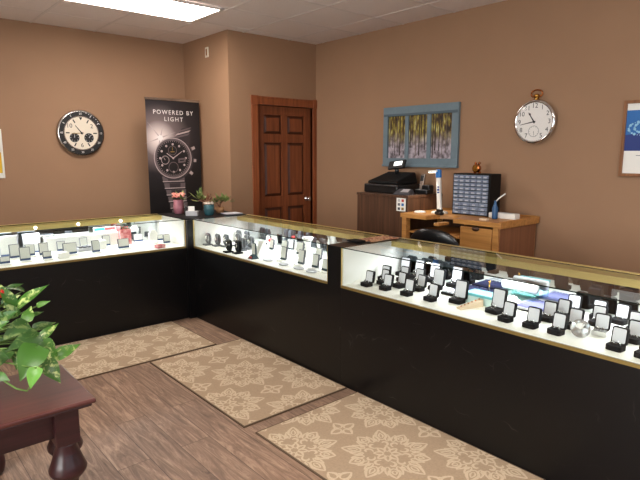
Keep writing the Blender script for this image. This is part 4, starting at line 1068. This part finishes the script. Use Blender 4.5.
def medallion(mb, c, z, m, R_):
    for k in range(10):
        a = 2*PI*k/10+PI/10
        rr = R_*(1.0 if k % 2 else .9)
        petal(mb, c, a, R_*.56, rr, R_*.125, .008, z, m); petal(mb, c, a, R_*.64, rr*.86, R_*.05, .005, z, m)
        for s3 in (-1, 1): petal(mb, c, a+s3*.2, R_*.5, R_*.80, R_*.055, .006, z, m)
        spiral(mb, (c[0]+R_*.58*math.cos(a+PI/10), c[1]+R_*.58*math.sin(a+PI/10)), a, R_*.07, -1 if k % 2 else 1, .006, z, m)
        s2 = 1 if k % 2 else -1
        spiral(mb, (c[0]+R_*.42*math.cos(a), c[1]+R_*.42*math.sin(a)), a+PI, R_*.12, s2, .0075, z, m)
    for k in range(8):
        a = 2*PI*k/8; petal(mb, c, a, R_*.08, R_*.30, R_*.06, .0065, z, m)
def flowerlet(mb, c, z, m):
    for k in range(4): petal(mb, c, PI/2*k, .012, .085 if k % 2 == 0 else .075, .024, .008, z, m)
    for k in range(4): petal(mb, c, PI/2*k+PI/4, .02, .05, .009, .005, z, m)
def floor_mat_rug(label, x0, x1, y0, y1, cx, cy, swap=False):
    b = B().box(x0, x1, y0, y1, .0005, .009, 'rug')
    e = .008
    for a in ((x0-e, x0, y0-e, y1+e), (x1, x1+e, y0-e, y1+e), (x0, x1, y0-e, y0), (x0, x1, y1, y1+e)): b.box(*a, .0005, .008, 'rugedge')
    o = b.build('floor_mat')
    p = B(); ux, uy = (.335, .33) if not swap else (.33, .335)
    for i in range(-4, 5):
        for j in range(-4, 5):
            c_ = (cx+ux*i, cy+uy*j)
            if not (x0-.25 < c_[0] < x1+.25 and y0-.25 < c_[1] < y1+.25): continue
            if (i+j) % 2 == 0: medallion(p, c_, .0094, 'rugp', .238)
            else: flowerlet(p, c_, .0094, 'rugp')
    q = p.build('woven_pattern', o, fixn=False)
    bm = bmesh.new(); bm.from_mesh(q.data)
    for co, no in (((x0+.004, 0, 0), (-1, 0, 0)), ((x1-.004, 0, 0), (1, 0, 0)), ((0, y0+.004, 0), (0, -1, 0)), ((0, y1-.004, 0), (0, 1, 0))):
        bmesh.ops.bisect_plane(bm, geom=bm.verts[:]+bm.edges[:]+bm.faces[:], plane_co=co, plane_no=no, clear_outer=True)
    bm.to_mesh(q.data); bm.free()
    return tag(o, label, 'floor mat', 'beige patterned floor mats')
floor_mat_rug('beige floor mat with cream medallions in front of the left showcase', .86, 2.06, 3.665, 4.44, 1.46, 4.05, True)
floor_mat_rug('beige floor mat with cream medallions in front of the middle showcase', 1.515, 2.285, 2.40, 3.63, 1.907, 3.015)
floor_mat_rug('nearest beige floor mat with cream medallions, in front of the right showcase', 1.53, 2.29, 1.07, 2.295, 1.905, 1.69)

# ------------------------------------------------------------------ end table, bench and plant
def turned_leg(mb, x, y, ztop, m, s_=1.0):
    mb.box(x-.042*s_, x+.042*s_, y-.042*s_, y+.042*s_, ztop-.135, ztop, m)
    prof = [(.012, 0), (.022, .004), (.030, .03), (.026, .055), (.017, .07), (.020, .10), (.027, .20), (.034, .24), (.040, .265), (.052, .274), (.066, .290), (.068, .302), (.058, .325), (.046, .36), (.038, .385), (.040, .395), (.034, .40)]
    k = (ztop-.135)/.40
    mb.lathe([(r_*s_, z*k) for r_, z in prof], m, 20, T=Matrix.Translation((x, y, 0)))
t = thing('end_table', 'dark mahogany end table with turned legs carrying the leafy plant', 'table', (0, 0, 0))
tx0, tx1, ty0, ty1 = -.06, .611, 1.985, 2.43
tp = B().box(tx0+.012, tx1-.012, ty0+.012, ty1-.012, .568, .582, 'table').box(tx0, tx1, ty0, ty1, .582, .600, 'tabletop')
tp.build('tabletop', t, bevel=.006)
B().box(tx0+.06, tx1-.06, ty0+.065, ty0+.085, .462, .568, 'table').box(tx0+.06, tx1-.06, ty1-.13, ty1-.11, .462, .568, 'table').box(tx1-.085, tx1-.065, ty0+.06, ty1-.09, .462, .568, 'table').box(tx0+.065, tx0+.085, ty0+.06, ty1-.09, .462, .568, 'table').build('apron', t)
for x, y in ((tx1-.098, ty0+.075), (tx1-.057, ty1-.19), (tx0+.098, ty0+.075), (tx0+.085, ty1-.15)):
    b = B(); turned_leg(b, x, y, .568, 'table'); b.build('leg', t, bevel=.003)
t = thing('wooden_bench', 'low dark wooden bench behind the end table, only its rounded foot showing', 'bench', (0, 0, 0))
B().box(-.75, .425, 2.74, 3.10, .40, .44, 'table').build('seat', t, bevel=.006)
for x, y in ((.385, 2.785), (.385, 3.06), (-.70, 2.785), (-.70, 3.06)):
    b = B(); b.lathe([(.020, 0), (.032, .02), (.038, .06), (.034, .10), (.022, .125), (.026, .16), (.030, .40)], 'table', 18, T=Matrix.Translation((x, y, 0))); b.build('leg', t)
t = thing('potted_plant', 'variegated green pothos plant trailing over the mahogany end table', 'plant', (.17, 2.26, .6005))
B().lathe([(.08, 0), (.10, .01), (.125, .13), (.13, .15), (.115, .15), (.108, .12)], 'basket', 28).lathe([(.108, .12), (.001, .125)], 'ink', 28, cap=False).build('pot', t)
LEAVES=[
((0.455, 2.36, 0.9),(0.541, 2.3, 0.997),0.36,0.9,0.35),
((0.438, 2.38, 0.902),(0.397, 2.38, 1.005),0.4,0.8,0.3),
((0.495, 2.46, 0.94),(0.429, 2.44, 0.978),0.35,0.3,0.2),
((0.53, 2.4, 0.88),(0.572, 2.38, 0.9),0.45,0.3,1.0),
((0.457, 2.26, 0.862),(0.484, 2.3, 0.915),0.55,0.9,0.6),
((0.372, 2.28, 0.88),(0.42, 2.24, 0.919),0.5,0.3,0.2),
((0.343, 2.22, 0.87),(0.385, 2.2, 0.897),0.6,0.5,0.3),
((0.45, 2.24, 0.86),(0.358, 2.18, 0.841),0.5,0.2,0.15),
((0.479, 2.2, 0.816),(0.365, 2.14, 0.814),0.48,0.15,0.15),
((0.496, 2.24, 0.788),(0.567, 2.26, 0.839),0.4,0.9,0.5),
((0.497, 2.34, 0.806),(0.58, 2.34, 0.82),0.4,0.2,0.15),
((0.533, 2.2, 0.716),(0.63, 2.2, 0.755),0.44,0.75,0.6),
((0.477, 2.14, 0.731),(0.52, 2.08, 0.661),0.6,1.2,0.4),
((0.458, 2.14, 0.792),(0.38, 2.04, 0.73),0.62,0.0,0.4),
((0.435, 2.06, 0.741),(0.399, 2.02, 0.692),0.62,0.1,1.0),
((0.496, 2.2, 0.791),(0.524, 2.16, 0.716),0.55,1.1,0.5),
((0.328, 2.12, 0.799),(0.363, 2.1, 0.786),0.6,0.1,0.15),
((0.31, 2.04, 0.754),(0.335, 2.0, 0.746),0.6,0.1,0.3),
((0.441, 2.46, 0.955),(0.497, 2.46, 0.974),0.4,0.2,0.15),
((0.425, 2.3, 0.794),(0.512, 2.3, 0.802),0.4,0.3,0.2),
((0.41, 2.42, 0.901),(0.467, 2.4, 0.94),0.5,0.8,0.3),
((0.439, 2.34, 0.869),(0.406, 2.34, 0.93),0.55,0.4,0.25),
((0.504, 2.4, 0.842),(0.551, 2.4, 0.856),0.4,0.3,0.3),
((0.403, 2.16, 0.784),(0.379, 2.1, 0.746),0.5,0.9,0.5),
((0.372, 2.4, 0.945),(0.412, 2.4, 0.982),0.6,0.7,0.3),
((0.328, 2.2, 0.832),(0.372, 2.2, 0.837),0.7,0.2,0.1),
((0.409, 2.3, 0.83),(0.454, 2.26, 0.798),0.5,0.2,0.1),
((0.46, 2.24, 0.807),(0.498, 2.2, 0.749),0.5,0.3,0.2),
((0.343, 2.3, 0.918),(0.379, 2.26, 0.899),0.7,0.4,0.2),
((0.369, 2.16, 0.792),(0.322, 2.1, 0.771),0.6,0.2,0.15),
]

OX = Vector((.17, 2.26, .6005)); vw = Vector((-.25, -1.9, .75)).normalized()
for k_ in range(34):
    a_ = random.uniform(0, 2*PI); e_ = random.uniform(-.1, 1.2); q_ = Vector((math.cos(a_)*math.cos(e_), math.sin(a_)*math.cos(e_), .75*math.sin(e_)))
    b_ = OX+Vector((0, 0, .18))+q_*random.uniform(.06, .12); e2 = b_+(q_+Vector((0, 0, random.uniform(-.5, .1))))*random.uniform(.06, .10)
    LEAVES.append((b_, e2, random.uniform(.4, .6), random.uniform(.1, .6), random.uniform(.05, .3)))
f = B(); cols = []
for bp, tp_, wf_, va, li in LEAVES:
    b0 = Vector(bp)-OX; t0 = Vector(tp_)-OX; d_ = t0-b0; L = d_.length; dn = d_/L
    nrm = (vw*.75+Vector((0, 0, .55))+Vector((random.uniform(-.3, .3), random.uniform(-.2, .2), random.uniform(-.2, .2)))); nrm = (nrm-dn*nrm.dot(dn)).normalized()
    sd = dn.cross(nrm)
    N = 10; k0 = len(f.v); vs = []; fs = []
    for i in range(N+1):
        u = i/N; hw_ = wf_*L*.62*(math.sin(PI*min(1, (u+.06)/1.06)**.62)**.9)*(1-.25*u) if 0 < i < N else (.012*L if i == 0 else .002)
        bend = -.16*L*u*u
        for s2 in (-1, -.5, 0, .5, 1):
            back = -.10*L*abs(s2) if i < 3 else 0
            vs.append(b0+dn*(L*u+back*(1-u*2))+sd*hw_*s2+nrm*(bend+.20*hw_*abs(s2)+.02*L*math.sin(6*u+s2)))
    for i in range(N):
        for j in range(4): a_ = i*5+j; fs.append((a_, a_+1, a_+6, a_+5))
    f.add(vs, fs, 'leaf', True); cols += [(min(1, va), li, 0, 1)]*len(vs)
o = f.build('foliage', t, fixn=False)
ca = o.data.color_attributes.new('leaf', 'FLOAT_COLOR', 'POINT')
for i, c_ in enumerate(cols): ca.data[i].color = c_
f = B()
for bp, tp_, wf_, va, li in LEAVES:
    b0 = Vector(bp)-OX; base = Vector((.02*math.sin(b0.x*40), .02*math.cos(b0.y*30), .12)); mid = (base+b0)*.5+Vector((0, 0, .05)); f.tube([base, mid, b0], .0028, 'stem', 6)
f.tube([Vector(p)-OX for p in [[0.312, 2.05, 0.76], [0.33, 2.03, 0.73], [0.357, 2.01, 0.704], [0.387, 2.0, 0.69], [0.399, 2.02, 0.692]]], .0032, 'stem', 6)
f.build('stems', t)
f = B().ball(Vector([0.401, 2.4, 0.957])-OX, .02, 'redf', 12); f.build('ornament_pick', t, label='small red ornament')

# ------------------------------------------------------------------ light and camera
def area(name, loc, rot, sx, sy, e, col=(1, 1, 1)):
    l = bpy.data.lights.new(name, 'AREA'); l.shape = 'RECTANGLE'; l.size = sx; l.size_y = sy; l.energy = e; l.color = col
    o = bpy.data.objects.new(name, l); C.objects.link(o); o.location = loc; o.rotation_euler = rot; return o
for i, x in enumerate((-.75, 2.05)): area('window_daylight', (x, Y0-.3, 1.5), (PI/2+.25, 0, PI), 2.2, 1.7, 330, (.97, .97, 1))  # lamps outside the front windows, tilted up to brighten the ceiling
area('window_daylight', (X0-.3, .7, 1.5), (PI/2+.25, 0, -PI/2), 2.5, 1.7, 110, (1, .97, .95))  # fill lamp behind the added side window, aimed at the right wall
sp_ = bpy.data.lights.new('lamp_bulb', 'SPOT'); sp_.energy = 3; sp_.spot_size = 1.6; sp_.color = (1, .93, .8)
o = bpy.data.objects.new('lamp_bulb', sp_); C.objects.link(o); o.location = (3.95, 3.065, ZB+.345)
w = bpy.data.worlds.new('sky'); bpy.context.scene.world = w; w.use_nodes = True
w.node_tree.nodes['Background'].inputs[0].default_value = (.75, .85, 1, 1); w.node_tree.nodes['Background'].inputs[1].default_value = 1.0

cam = bpy.data.cameras.new('camera'); cam.sensor_width = 36; cam.lens = 541.9*36/640; cam.clip_start = .05
co = bpy.data.objects.new('camera', cam); C.objects.link(co); co.location = (0, 0, 1.5)
co.rotation_euler = (math.radians(90-9.055), 0, math.radians(-40.76))
sc = bpy.context.scene; sc.camera = co
sc.view_settings.view_transform = 'Standard'; sc.view_settings.look = 'None'; sc.view_settings.exposure = 0.92
sc.cycles.max_bounces = 10; sc.cycles.diffuse_bounces = 4; sc.cycles.transparent_max_bounces = 24; sc.cycles.caustics_refractive = False; sc.cycles.caustics_reflective = False
sc.cycles.sample_clamp_indirect = 4; sc.cycles.blur_glossy = .5
